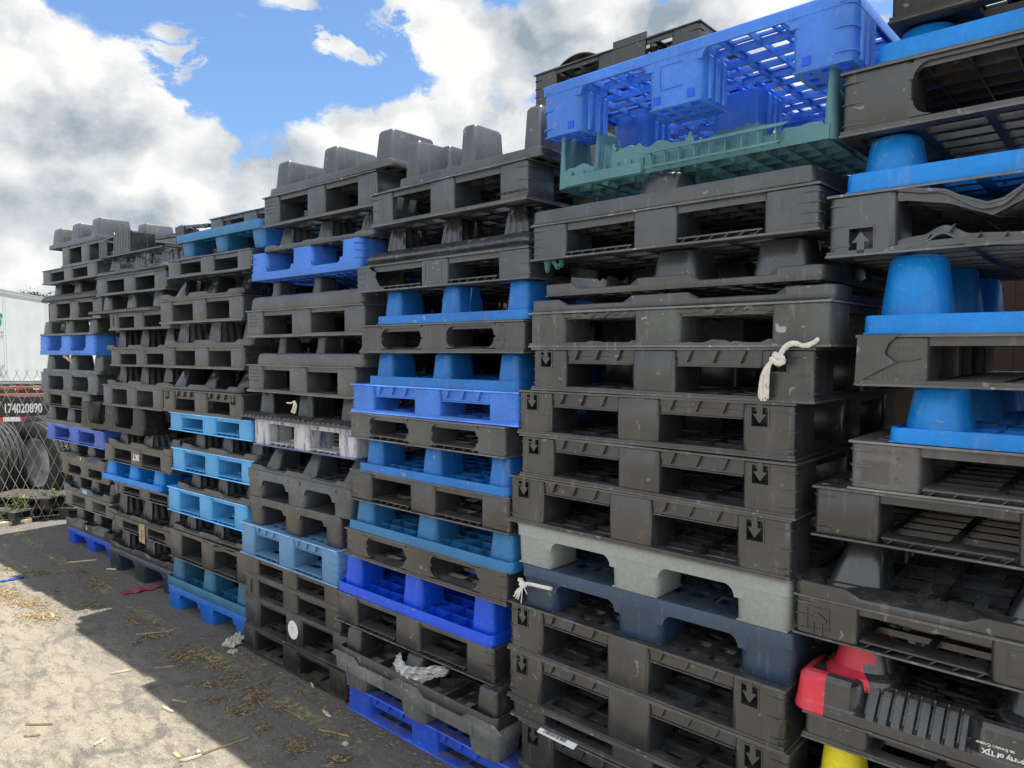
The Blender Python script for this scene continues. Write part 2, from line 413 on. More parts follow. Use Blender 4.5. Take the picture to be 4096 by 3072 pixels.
def rackable(root, w, d, h, mat, o, rnd):
    far = o.get('far', 0)
    bw = o.get('bw', .152)*w; mw = .158*w; bd = .16*d
    fy = -d/2; n = 8 if far else 12
    tt = .030 if h > .1 else .02; bt = .016
    comb = o.get('comb'); gus = o.get('gus')
    if comb: bt = .022
    bent = o.get('bent'); torn = o.get('torn')
    sag = rnd.uniform(-.003, .004)
    X0, X1 = -w/2, w/2
    ops = [(X0+bw, -mw/2), (mw/2, X1-bw)]
    # ---- top deck
    mb = MB()
    xs = lines(X0-.002, X1+.002, n, .034 if o.get('arrow') else .030, .045); ys = lines(fy-.002, -fy+.002, n+2, .034, .045)
    mb.plate(xs, ys, lat, h-.006, h)
    if not far or o.get('cells'):
        xs2 = lines(X0+.012, X1-.012, n, .0045, .004); ys2 = lines(fy+.014, -fy-.014, n//2*2, .0045, .004)
        mb.plate(xs2, ys2, lat, h-tt, h-.0062)
    else:
        for a, b in ops: mb.box(a-.01, b+.01, fy+.008, fy+.016, h-tt, h-.0062)
    if gus:
        for a, b in ops:
            mb.box(a+.001, b-.001, fy+.016, fy+.021, h-.052, h-tt-.0005)
            for k in range(3):
                x = a+(b-a)*(.14+.32*k); mb.prism([(x-.017,h-.0075),(x,h-.044),(x+.017,h-.0075)], fy+.003, fy+.0155)
            mb.box(a+.001, b-.001, fy+.010, fy+.021, h-.056, h-.0525)
    if o.get('rnd') and not bent:
        R = .038 if o['rnd'] == 2 else .030
        for a, b in ops:
            fillet(mb, a, h-tt*.6, 1, -1, R, fy+.0025, fy+.03); fillet(mb, b, h-tt*.6, -1, -1, R, fy+.0025, fy+.03)
            mb.box(a, b, fy+.0045, fy+.0290, h-tt*.6, h-.0061)
    def sagfn(A, V=None):
        def fn(x, y, z):
            zz = z + sag*sin(pi*(x/w+.5)*2)
            return (x, y, zz)
        return fn
    if torn:
        def fn(x, y, z):
            e = exp(-max(0, y-fy)/.25)
            dz = -.030*exp(-((x-.08*w)/.10)**2)*e - .020*exp(-((x-.3*w)/.07)**2)*e
            return (x, y+.012*sin(x*40)*e*.4, z+dz)
        mb.warp(fn)
    elif bent:
        def vt(x):
            t = (x+w/2)/w
            pts = [(0,0),(.14,0),(.22,-.012),(.33,-.062),(.345,-.060),(.41,-.02),(.47,.0),(1,0)]
            for (a, za), (b, zb) in zip(pts, pts[1:]):
                if t <= b: return za+(zb-za)*(.5-.5*cos(pi*clamp((t-a)/max(b-a, 1e-6))))
            return 0
        mb2 = MB(); K = 40
        # buckled front lip of the deck, a bent band with depth
        for i in range(K):
            x0 = X0+bw+(X1-bw-X0-bw)*.5*i/K; x1 = X0+bw+(X1-bw-X0-bw)*.5*(i+1)/K
            for (ya, yb, za, zb) in ((fy+.001, fy+.075, 0, -.03),):
                z0, z1 = vt(x0), vt(x1); T = .008
                P = [(x0,ya,h+z0+za-.002),(x1,ya,h+z1+za-.002),(x1,yb,h+z1*.9+zb*.3-.002),(x0,yb,h+z0*.9+zb*.3-.002)]
                mb2.add(P+[(p[0],p[1],p[2]-T-.012*abs(z0)*8) for p in P], [(0,1,2,3),(7,6,5,4),(0,4,5,1),(1,5,6,2),(2,6,7,3),(3,7,4,0)])
        mb2.build('buckled_edge', mat, root)
        mb.warp(lambda x, y, z: (x, y, z + vt(x)*clamp(1-(y-fy-.05)/.45)*1.0 if y < 0 else z))
    else: mb.warp(sagfn(1))
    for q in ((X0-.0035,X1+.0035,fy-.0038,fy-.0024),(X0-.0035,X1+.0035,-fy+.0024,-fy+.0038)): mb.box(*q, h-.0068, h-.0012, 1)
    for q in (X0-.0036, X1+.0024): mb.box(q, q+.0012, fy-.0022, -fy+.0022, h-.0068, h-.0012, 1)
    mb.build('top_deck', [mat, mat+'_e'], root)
    # ---- bottom deck
    mb = MB()
    inset = .035 if comb else 0.0
    xs = lines(X0-.002, X1+.002, 7 if not far else 6, .020, .034); ys = lines(fy-.002+inset, -fy+.002, n-1, .020, .040)
    mb.plate(xs, ys, lat, .0045 if comb else 0.0, bt)
    if not comb:
        for k in range(7 if not far else 0):
            pass
        mb.box(X0-.003, X1+.003, fy-.0035, fy+.004, .0012, .0062)
    if comb:
        mb.box(X0-.003, X1+.003, fy-.0025, fy+.06, 0, .0040)
        for a, b in ops:
            mb.box(a+.004, b-.004, fy+.004, fy+inset-.0035, bt-.0035, bt+.0008)
            m_ = max(5, int((b-a)/.045))
            for k in range(m_):
                x = a+.012+(b-a-.04)*k/(m_-1); s = .016 if comb == 1 else 0
                mb.prism([(x,.0042),(x+.0035,.0042),(x+.0035+s,bt-.0037),(x+s,bt-.0037)], fy+.003, fy+inset-.002)
            if o.get('holes'):
                for k in range(4): mb.tube([(a+(b-a)*(.2+.2*k), fy+inset-.004, .012), (a+(b-a)*(.2+.2*k), fy+inset-.0015, .012)], .005, 8)
    if o.get('rnd'):
        R = .038 if o['rnd'] == 2 else .030
        zb = .022 if o['rnd'] == 2 else bt*.8
        for a, b in ops:
            fillet(mb, a, zb, 1, 1, R, fy+.0025, fy+.03); fillet(mb, b, zb, -1, 1, R, fy+.0025, fy+.03)
            if o['rnd'] == 2:
                # dished window sill sloping inwards
                P = [(a,fy+.002,.0063),(b,fy+.002,.0063),(b,fy+.002,.012),(a,fy+.002,.012)]
                Q = [(a,fy+.05,.0163),(b,fy+.05,.0163),(b,fy+.05,.026),(a,fy+.05,.026)]
                mb.add(P+Q, [(0,1,2,3),(3,2,6,7),(0,3,7,4),(1,5,6,2),(4,7,6,5),(0,4,5,1)])
    if bent:
        def vb(x):
            t = (x+w/2)/w
            pts = [(0,0),(.13,.0),(.2,.012),(.245,.036),(.30,.004),(.4,-.004),(1,0)]
            for (a, za), (b, zb) in zip(pts, pts[1:]):
                if t <= b: return za+(zb-za)*(.5-.5*cos(pi*clamp((t-a)/max(b-a, 1e-6))))
            return 0
        mbb = MB(); K = 48
        for i in range(K):
            x0 = X0+bw*.8+(w*.5-bw*.8)*i/K; x1 = X0+bw*.8+(w*.5-bw*.8)*(i+1)/K
            z0, z1 = vb(x0), vb(x1)
            P = [(x0,fy-.004,z0+.001),(x1,fy-.004,z1+.001),(x1,fy+.012,z1+.001),(x0,fy+.012,z0+.001)]
            mbb.add(P+[(p[0],p[1],p[2]+.006) for p in P], [(3,2,1,0),(4,5,6,7),(0,1,5,4),(1,2,6,5),(2,3,7,6),(3,0,4,7)])
            P = [(x0,fy+.012,z0*.8+.006),(x1,fy+.012,z1*.8+.006),(x1,fy+.02,z1*.8+.032),(x0,fy+.02,z0*.8+.032)]
            mbb.add(P+[(p[0],p[1]+.005,p[2]) for p in P], [(0,1,2,3),(7,6,5,4),(0,4,5,1),(1,5,6,2),(2,6,7,3),(3,7,4,0)])
        for k in range(7):
            x = X0+bw+.05+k*.052; z = vb(x); mbb.prism([(x,z+.004),(x+.012,z+.004),(x+.026,z*.8+.031)], fy+.000, fy+.016)
        mbb.build('buckled_sill', mat, root)
        mb.warp(lambda x, y, z: (x, y, z + vb(x)*clamp(1-(y-fy)/.3)))
    else: mb.warp(sagfn(1))
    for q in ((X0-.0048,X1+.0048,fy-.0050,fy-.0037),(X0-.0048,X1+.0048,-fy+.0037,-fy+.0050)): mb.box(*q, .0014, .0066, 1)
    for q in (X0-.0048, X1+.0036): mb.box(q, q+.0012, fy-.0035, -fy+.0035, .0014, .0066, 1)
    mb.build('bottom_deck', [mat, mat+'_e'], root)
    # ---- blocks
    cols = [(X0+bw/2, bw/2), (0, mw/2), (X1-bw/2, bw/2)]
    rows = [fy+bd/2, 0, -fy-bd/2]
    zb0, zb1 = (.0045 if comb else .0015), h-.0064
    zb0 = .0066 if not comb else .0045
    for j, cy in enumerate(rows):
        for i, (cx, hx) in enumerate(cols):
            hole = None; front = j == 0
            if front and i != 1 and o.get('arrow'):
                ax = cx + (-.012 if i == 0 else -.022); hole = (ax-.0235*w, ax+.0235*w, h*.56, h*.90)
            if front and i == 0 and o.get('arrowup') == 1:
                ax = cx+.0; hole = (ax-.027*w, ax+.027*w, h*.10, h*.44)
            if front and i == 0 and o.get('slot'): hole = (cx-.006, cx+.006, h*.25, h*.8)
            if front and i == 0 and o.get('thin'): hole = None
            if o.get('broken') and front and i == 0:
                # torn block: face panel with a ragged right edge
                mb = MB(); P = [(cx-hx, zb0), (cx+hx*1.6, zb0), (cx+hx*1.0, zb0+.02), (cx+hx*.65, h*.55), (cx+hx*.72, h*.72), (cx+hx*.35, h*.8), (cx+hx*.1, zb1), (cx-hx, zb1)]
                mb.prism(P, fy+.001, fy+.008); mb.box(cx-hx, cx-hx+.006, fy+.0085, fy+bd, zb0, zb1); mb.box(cx-hx+.0065, cx+hx*.7, fy+bd-.006, fy+bd, zb0, zb1)
                if o.get('ribs'): corner_ribs(mb, cx, cy, hx, bd/2, -1, [h*(.3+.22*k) for k in range(3)], r=.004)
                mb.build('block', mat, root); continue
            ins = .001
            mb = block_mesh(cx, cy, hx-ins, bd/2-ins, zb0, zb1, .016, 0.0, hole)
            if front and o.get('ribs') and i != 1:
                nr = o['ribs']; corner_ribs(mb, cx, cy, hx-ins, bd/2-ins, -1 if i == 0 else 1, [h*(.18+.64*k/(nr-1)) for k in range(nr)])
            yf = fy+ins
            if front and i == 0 and o.get('emb'): emboss_lines(mb, cx, h*.80, hx*1.3, 4, yf, .009, 5)
            if front and i == 1 and o.get('comb') and rnd.random() < .4:
                for q in ((cx-hx*.6,cx+hx*.6,h*.25),(cx-hx*.6,cx+hx*.6,h*.8)): mb.box(q[0],q[1],yf-.0012,yf+.001,q[2],q[2]+.002)
                for q in (cx-hx*.6, cx+hx*.6): mb.box(q-.001,q+.001,yf-.0012,yf+.001,h*.25+.0021,h*.8-.0001)
            b = mb.build('block', mat, root)
            if hole and (o.get('arrow') or o.get('arrowup')):
                am = MB(); ax = (hole[0]+hole[1])/2; up = o.get('arrowup'); cz = h*.757 if not up else h*.243
                k = h/.165
                P = [(ax+x*w*.82, cz+z*k*.78) for x, z in ARROW_DN]
                P = [(x, min(z, h-.008)) for x, z in P]
                if up: P = [(x, max(.007, 2*cz-z)) for x, z in P][::-1]
                am.prism(P[::-1], yf-.003, yf+.006); am.build('arrow_emblem', mat, b)
            if front and i == 0 and o.get('arrowup') == 2:
                am = MB(); ax = cx-.02
                for q in ((ax-.03,ax+.03,h*.72,h*.745),(ax-.03,ax+.03,h*.22,h*.245)): am.box(q[0],q[1],yf-.003,yf+.001,q[2],q[3])
                for q in (ax-.03, ax+.0275): am.box(q,q+.0025,yf-.003,yf+.001,h*.246,h*.719)
                am.prism([(ax-.022,h*.40),(ax+.022,h*.40),(ax+.022,h*.48),(ax,h*.62),(ax-.022,h*.48)], yf-.005, yf+.001)
                am.prism([(ax-.013,h*.08),(ax-.010,h*.08),(ax-.010,h*.395),(ax-.013,h*.395)], yf-.004, yf+.001); am.prism([(ax+.010,h*.08),(ax+.013,h*.08),(ax+.013,h*.395),(ax+.010,h*.395)], yf-.004, yf+.001)
                am.build('arrow_emblem', mat, b)
            if front and ((i == 0 and o.get('arrowline')) or (i == 2 and o.get('arrowline2'))):
                am = MB(); ax = cx-(.0 if i == 0 else .035); k = .006
                O = [(-.012,.045),(-.012,-.01),(-.026,-.01),(0,-.045),(.026,-.01),(.012,-.01),(.012,.045)]
                for (x0,z0),(x1,z1) in zip(O, O[1:]+O[:1]):
                    am.tube([(ax+x0,yf,h*.5+z0),(ax+x1,yf,h*.5+z1)], .0022, 4)
                am.build('arrow_emblem', mat, b)
            if front and i == 2 and o.get('ce4'):
                text_mesh('CE4 1100x1100x120 mm-1', .0145, .0006, 'lettering', 'kk', b, (cx-.004, yf-.001, h*.24), (pi/2, pi, 0))
            if front and i == 1 and o.get('skt'):
                text_mesh('SKT', .062, .0006, 'lettering', 'white_ink', b, (cx+.01, yf-.001, h*.52), (pi/2, pi, 0), bold=.0022)
            if front and i == 0 and o.get('t1100'):
                text_mesh('1100X1100X120', .017, .0008, 'lettering', 'kg2', b, (cx-.003, yf-.001, h*.80), (pi/2, 0, 0), .95)
                text_mesh('SP-1', .011, .0008, 'lettering', 'kg2', b, (cx+.037, yf-.001, h*.685), (pi/2, 0, 0))
                gm = MB(); gx = cx-.052
                for k in range(15): gm.box(gx+k*.0045, gx+k*.0045+.0012, yf-.0015, yf+.001, h*.17, h*.60)
                for k in range(15): gm.box(gx-.0005, gx+.065, yf-.0012, yf+.001, h*(.172+.0305*k), h*(.172+.0305*k)+.0011)
                tri = [(gx+.083+.009*cos(q*2*pi/3+pi/2), h*.27+.009*sin(q*2*pi/3+pi/2)) for q in range(3)]
                for q in range(3): gm.tube([(tri[q][0],yf,tri[q][1]),(tri[(q+1)%3][0],yf,tri[(q+1)%3][1])], .0014, 4)
                gm.build('grid_emblem', mat, b)
            if front and i == 1 and o.get('sticker'):
                sm = MB(); sm.prism([(cx+.0+.046*cos(a*pi/20), h*.52+.05*sin(a*pi/20)) for a in range(40)], yf-.0015, yf-.0004)
                s_ = sm.build('round_sticker', 'white_paper', b)
                sm = MB()
                for q in ((-.012,.006,.014,.011),(-.004,-.004,.012,.004),(-.016,-.010,.004,.003)): sm.box(cx+q[0], cx+q[0]+q[2], yf-.0020, yf-.0014, h*.52+q[1], h*.52+q[1]+q[3])
                sm.build('sticker_print', 'grey_paint', s_)
            if front and i == 1 and o.get('tag'):
                sm = MB(); P = [(cx-.05,-.035),(cx+.045,-.045),(cx+.042,h*.98),(cx-.045,h*.95)]
                sm.prism(P, yf-.006, yf-.004); s_ = sm.build('cardboard_tag', 'cardboard', b)
                sm = MB(); sm.box(cx-.006, cx-.002, yf-.0075, yf-.0062, -.05, h*.5); sm.box(cx+.01, cx+.03, yf-.0068, yf-.0060, h*.45, h*.5); sm.box(cx+.01, cx+.028, yf-.0068, yf-.0060, h*.2, h*.24); sm.build('tag_print', 'black_ink', s_)
            if front and i == 0 and o.get('crack'):
                sm = MB(); P = [(cx-hx*1.05,h*.03),(cx-hx*.35,h*.30),(cx-hx*.02,h*.42),(cx+hx*.15,h*.46),(cx-hx*.12,h*.60),(cx-hx*.17,h*.66),(cx-hx*.08,h*.82),(cx+hx*.22,h*1.0),(cx-hx*.98,h*1.0)]
                # the flap of the split corner stands off the face behind it
                n_ = len(P); fr = []; bk = []
                for x, z in P:
                    e = .002+.011*clamp((x-(cx-hx))/(hx*1.2)); fr.append((x, yf-e-.003, z)); bk.append((x, yf-e, z))
                sm.add(fr+bk, [tuple(range(n_)), tuple(reversed(range(n_, 2*n_)))]+[((q+1)%n_, q, n_+q, n_+(q+1)%n_) for q in range(n_)])
                sm.tube([(cx+hx*.15,yf-.0008,h*.46),(cx+hx*.3,yf-.0008,h*.5),(cx+hx*.55,yf-.0008,h*.49),(cx+hx*.8,yf-.0008,h*.55)], .0012, 4)
                sm.build('split_flap', mat, b)
                emm = MB(); emboss_lines(emm, cx+hx*.35, h*.72, hx*.9, 2, yf, .010, 8); emboss_lines(emm, cx+hx*.3, h*.2, hx*1.2, 1, yf, .014, 9); emm.build('lettering', mat, b)
    if o.get('worn'):
        mb = MB()
        for a, b in ops:
            for q in range(2):
                K = 16; z = .012 if q else h-.012; rg = ragged(K+1, 3+q, -.010, .006)
                pts = [(a-.01+(b-a+.02)*k/K, fy+.012+rg[k]*.6, z+rg[k]*(.8 if q else 1.0)) for k in range(K+1)]
                mb.tube(pts, [.009]*(K+1), 6)
        mb.build('crushed_edge', mat, root)
    if o.get('barcode'):
        mb = MB(); mb.obox((X0+.19, fy-.002, h+.003), (.085, .022, .0008), (radians(20), 0, 0)); s_ = mb.build('barcode_label', 'white_paper', root)
        mb = MB(); x = X0+.13
        while x < X0+.235:
            q = rnd.uniform(.0012, .004); mb.obox((x, fy-.004, h+.0036), (q/2, .012, .0004), (radians(20), 0, 0)); x += q+rnd.uniform(.0015, .004)
        mb.build('barcode_print', 'black_ink', s_)

def legshape(mb, cx, cy, lx, ly, z0, h, style, rnd, front=True, mi=0, z1cut=None):
    """one cup-shaped leg pointing up from the upturned deck"""
    top = {'plain':(.78,.82),'block':(.80,.86),'flute':(.66,.74),'slant':(.50,.62),'curve':(.52,.62),'round':(.72,.76),'red':(.66,.7),'yellow':(.7,.72)}[style]
    dx = {'slant': .16*lx, 'curve': .05*lx}.get(style, 0)
    ts = [0, .5, .94, 1.0] if style != 'curve' else [0, .1, .22, .4, .65, .95, 1.0]
    L = []
    if style == 'flute':
        for t in ts:
            kx = (1+(top[0]-1)*min(t,.97))*lx/2; ky = (1+(top[1]-1)*min(t,.97))*ly/2
            e = .003 if t == 1 else 0; P = []
            for (a, b) in (((-1,-1),(1,-1)),((1,-1),(1,1)),((1,1),(-1,1)),((-1,1),(-1,-1))):
                nx, ny = (a[1]-b[1])/2*-1, (a[0]-b[0])/2
                nx, ny = ((b[1]-a[1])/2, -(b[0]-a[0])/2)
                M = 13
                for k in range(M):
                    u = .06+.88*k/(M-1); ph = (k % 4); off = -.009 if ph in (1, 2) else 0
                    if k in (0, M-1): off = 0
                    off *= (1-.3*t)
                    x = (a[0]+(b[0]-a[0])*u)*(kx-e); y = (a[1]+(b[1]-a[1])*u)*(ky-e)
                    P.append((cx+x+nx*off, cy+y+ny*off, z0+(h-z0)*t))
            L.append(P)
    else:
        r = {'round':.07,'red':.06,'yellow':.07,'block':.02,'plain':.035}.get(style, .03)
        for t in ts:
            q = t if style != 'curve' else 1-(1-t)**2.2
            kx = (1+(top[0]-1)*min(q,.97))*lx/2; ky = (1+(top[1]-1)*min(q,.97))*ly/2
            e = .006 if t == 1 else 0
            L.append(rr(cx+dx*t, cy+(.14*ly*t if style == 'slant' else 0), kx-e, ky-e, r*(1-.25*t), z0+(h-z0)*t, 5))
    if z1cut:
        # broken off leg: ragged open rim
        n = len(L[0]); top_l = [(p[0]*.4+q[0]*.6, p[1]*.4+q[1]*.6, z0+(h-z0)*z1cut*rnd.uniform(.6, 1.0)) for p, q in zip(L[0], L[1])]
        inner = [(cx+(p[0]-cx)*.95, cy+(p[1]-cy)*.95, p[2]) for p in top_l]; base = [(cx+(p[0]-cx)*.95, cy+(p[1]-cy)*.95, p[2]+.004) for p in L[0]]
        mb.loft([L[0], top_l, inner, base], False, False, mi); return
    mb.loft(L, False, True, mi)

def rimloft(mb, w, d, rh, style, rnd, mi=None):
    """the upstanding skirt of the upturned deck"""
    hx, hy = w/2, d/2; r = .03
    m = {'lip':111, 'scal':41, 'heavy':273}.get(style, 31)
    base = perim(hx, hy, r, m)
    def bump(u, side):   # 1 near corners and the middle, 0 between
        if side == 'c': return 1
        e = min(u, 1-u, abs(u-.5)); return 1 if e < .10 else (0 if e > .125 else (.125-e)/.025)
    outer = []; inner = []
    T = .0045
    def ring(off, z): return [(p[0]+p[2]*(off(p) if callable(off) else off), p[1]+p[3]*(off(p) if callable(off) else off), z(p) if callable(z) else z) for p in base]
    if style == 'heavy': base = [p for i, p in enumerate(base) if p[4] in 'fc' or i % 9 == 0 or base[i-1][4] == 'c' or base[(i+1) % len(base)][4] == 'c']
    if style == 'plain': rings = [ring(0,0), ring(.001,.004), ring(-.0015,rh-.003), ring(-.003,rh), ring(-.003-T,rh), ring(-.003-T,.004)]
    elif style == 'notch':
        zt = lambda p: rh*(1 if bump(p[5],p[4]) > .5 else .55)+ (0)
        zt = lambda p: rh*(.55+.45*bump(p[5],p[4]))
        o1 = lambda p: .004*bump(p[5],p[4])-.012*(1-bump(p[5],p[4]))
        rings = [ring(0,0), ring(.003,.006), ring(.003,lambda p: .45*rh), ring(o1,lambda p: zt(p)-.002), ring(lambda p: o1(p)-.002,zt), ring(lambda p: o1(p)-.002-T,zt), ring(-.02,.004)]
    elif style in ('lip', 'scal'):
        def sq(p):
            if p[4] == 'c': return 0.0
            f = p[5]*(22 if style == 'lip' else 16); return 1.0 if (f % 1) < .55 else 0.0
        if style == 'lip':
            zz = lambda p: .010+.010*sq(p); o0 = .030
            rings = [ring(o0-.004,0), ring(lambda p: o0+.003*sq(p),.003), ring(lambda p: o0+.003*sq(p),lambda p: zz(p)), ring(lambda p: -.012,lambda p: rh-.006+.008*sq(p)), ring(-.025,rh), ring(-.030,.004)]
        else:
            zz = lambda p: rh*(.70+.10*abs(sin(p[5]*pi*8)) + .22*(bump(p[5],p[4])))
            rings = [ring(0,0), ring(.006,.006), ring(lambda p: .006+.003*abs(sin(p[5]*pi*8)), lambda p: zz(p)*.5), ring(.002,zz), ring(-.006,zz), ring(-.010,.004)]
    elif style == 'slope':
        g = lambda p: 1-bump(p[5],p[4])
        rings = [ring(.006,0), ring(.008,rh*.30), ring(lambda p: .008-.004*g(p),lambda p: rh*(.98-.5*g(p))), ring(lambda p: .002-.05*g(p),lambda p: rh), ring(lambda p: -.006-.05*g(p),rh), ring(-.06,.004)]
    elif style == 'tall':
        rings = [ring(0,0), ring(.002,.004), ring(.0005,rh*.4), ring(-.004,rh*.75), ring(-.014,rh*.94), ring(-.028,rh), ring(-.050,rh-.004), ring(-.055,.004)]
    elif style == 'bulge':
        s_ = lambda p: .004*sin(p[5]*pi*26)*(p[4] != 'c')
        rings = [ring(-.012,0), ring(.010,.006), ring(.020,.016), ring(lambda p: .014+s_(p)*.5,.026), ring(lambda p: .000+s_(p),rh*.66), ring(lambda p: -.022+s_(p),rh*.92), ring(-.050,rh), ring(-.060,rh-.006), ring(-.065,.004)]
    elif style == 'heavy':
        def gg(p):
            if p[4] == 'c': return 0
            e = min(p[5], 1-p[5], abs(p[5]-.5)); return clamp((e-.105)/.03)
        def rib(p):
            if gg(p) < .99: return 0
            f = (p[5]*34) % 1; return 1.0 if f < .74 else 0.0
        rings = [ring(.008,lambda p: .0+.020*(1-gg(p))*0), ring(.012,.006), ring(.008,.030), ring(lambda p: .006-.016*(1-rib(p))*gg(p),.036), ring(lambda p: -.002-.048*gg(p)-.016*(1-rib(p))*gg(p),lambda p: rh*.86), ring(lambda p: -.014-.055*gg(p),lambda p: rh*(.97-.06*gg(p))), ring(lambda p: -.03-.07*gg(p),lambda p: rh*(1-.12*gg(p))), ring(-.13,rh*.45)]
    n = len(base)
    if mi is None: mb.loft(rings, False, False)
    else:
        for k in range(len(rings)-1):
            for i in range(n):
                j = (i+1) % n; q = (rings[k][i], rings[k][j], rings[k+1][j], rings[k+1][i])
                mb.face(q, mi(sum(p[0] for p in q)/4, sum(p[1] for p in q)/4))

def nestable(root, w, d, h, mat, o, rnd, upright=False):
    rh = o.get('rh', .04); st = o.get('rim', 'plain'); ls = o.get('legs', 'plain'); far = o.get('far', 0)
    lx = o.get('lx', .19)*.74*min(w, 1.1); ly = o.get('ly', .17)*d
    if ls == 'none': ls = 'plain'; nolegs = True
    else: nolegs = False
    heavy = st == 'heavy'
    base = {'kr':'kb', 'ky':'kd'}.get(mat, mat)
    # deck: skirt, perforated sheet and rib cells
    mb = MB()
    redf = (lambda x, y: 1 if (x < -w/2+.075 and y < -d/2+.12) else 0) if mat == 'kr' else None
    rimloft(mb, w, d, rh, st, rnd, redf)
    ins = {'lip':.034,'tall':.058,'bulge':.068,'slope':.064,'notch':.022,'heavy':.135}.get(st, .009)
    n = 7 if (far or o.get('coarse')) else 10
    zz = .0035
    if heavy:
        rimz = rh*.45
        mb.plate(lines(-w/2+.128, w/2-.128, 6, .05, .02), lines(-d/2+.128, d/2-.128, 6, .05, .02), lat, rimz-.004, rimz+.002)
        for k in range(14):
            x = rnd.uniform(-w*.3, w*.3); y = -d/2+.15+.035*(k % 5); mb.obox((x, y, rimz+.004), (.05, .006, .004))
    else:
        mb.plate(lines(-w/2+.003, w/2-.003, n+1, .03, .02), lines(-d/2+.003, d/2-.003, n+2, .03, .02), (lambda i, j: True) if upright else lat, .0002, zz)
        zr = (rh*.55 if st == 'notch' else rh)-.005
        zr = max(zr, .010)
        xs = lines(-w/2+ins, w/2-ins, n, .0035, .0005); ys = lines(-d/2+ins, d/2-ins, n+3 if not o.get('coarse') else n-1, .0035, .0005)
        mb.plate(xs, ys, lambda i, j: (i % 2 == 0 or j % 2 == 0) and 0 < i+1 and not (i == 0 and j == 0), zz+.0003, zr)
        if st in ('plain',) and not far:
            # diagonal stiffeners in the fields between the legs
            for fx in (-.25, .25):
                for fy_ in (-.25, .25):
                    cx, cy = fx*w, fy_*d; q = .17*w
                    for s in (1, -1): mb.obox((cx, cy, (zz+zr)/2+.0006), (q*1.3, .0017, (zr-zz)/2-.0004), (0, 0, s*pi/4))
    if o.get('notchrim'):
        # skirt drops to tabs between the legs
        for cx in (-.42*w, 0, .42*w):
            mb.prism([(cx-.11,-.0),(cx-.07,-.026),(cx+.07,-.026),(cx+.11,-.0)], -d/2+.0005, -d/2+.006)
        for k in range(4): mb.box(-w*.4+k*.26*w, -w*.4+k*.26*w+.003, -d/2-.003, -d/2+.002, .006, rh-.004)
    tagx = None
    if upright: mb.flip(h)
    dk = mb.build('deck', [base, 'red'] if mat == 'kr' else base, root)
    if nolegs: return
    cx0 = w/2-lx/2-(.016 if st in ('plain',) else .05); cy0 = d/2-ly/2-(.022 if st == 'plain' else .055)
    z0 = zz if not heavy else rh*.5
    for j, cy in enumerate((-cy0, 0, cy0)):
        for i, cx in enumerate((-cx0, 0, cx0)):
            if o.get('skip') and j == 0 and i == o['skip']: continue
            mb = MB(); mats = base
            cut = .35 if (o.get('brokenleg') and i == 0 and j == 0) else None
            if cut and st != 'plain': cut = .55
            if heavy:
                # flared foot of the leg
                L = [rr(cx, cy, lx/2*q, ly/2*q, .06, z, 6) for q, z in ((1.12,rh*.7),(1.05,rh*.98),(.95,rh*1.04),(.86,rh*1.10),(.80,rh*1.3),(.70,h*.93),(.64,h))]
                mb.loft(L, False, True)
                if i == 0 and j == 0:
                    # painted half
                    pts = mb.v; mb.m = []
                    for f in mb.f:
                        x = sum(pts[q][0] for q in f)/len(f); z = sum(pts[q][2] for q in f)/len(f); y = sum(pts[q][1] for q in f)/len(f)
                        mb.m.append(1 if x-cx < lx*(.05+.25*clamp((z-rh)/(h-rh))) else 0)
                    mats = [base, 'red']
                elif i == 0: mats = 'red' if j == 2 else base
            elif ls == 'yellow':
                L = [rr(cx, cy, lx/2*q, ly/2*q, .05, z, 6) for q, z in ((1.0,z0),(.80,h*.86),(.78,h*.93),(.76,h))]
                mb.loft(L, False, True)
                if i == 0 and j == 0:
                    mb.m = [0 if sum(mb.v[q][2] for q in f)/len(f) > h*.9 else 1 for f in mb.f]; mats = [base, 'yellow']
            else:
                legshape(mb, cx, cy, lx, ly, z0, h if not upright else h-.0005, ls, rnd, j == 0, 0, cut)
            if upright: mb.flip(h)
            b = mb.build('leg', mats, root)
            if mat == 'ky' and i == 0 and j == 0: b['label'] = 'bright yellow leg with black worn top'
            if mat == 'kr' and i == 0 and j == 0: b['label'] = 'scuffed red corner leg'
    if mat == 'kr':
        text_mesh('Property of TJX', .0165, .0005, 'lettering', 'white_ink', dk, (-w/2+.4905, -d/2-.0072, .047), (pi/2, pi, 0), 1.0, .0006)
        text_mesh('to Service Center', .0105, .0005, 'lettering', 'white_ink', dk, (-w/2+.462, -d/2-.0062, .064), (pi/2, pi, 0), 1.0, .0003)
    if o.get('plt'):
        text_mesh('Pallet 107', .022, .0006, 'lettering', base, dk, (-w/2+.09, -d/2-.0045, rh*.72), (pi/2, pi, 0))
    if st == 'slope' and o.get('dot', 1) and rnd.random() < 2:
        sm = MB(); sm.box(-.008, .008, -d/2-.0105, -d/2-.009, rh*.45, rh*.85); sm.build('white_mark', 'white_ink', dk)

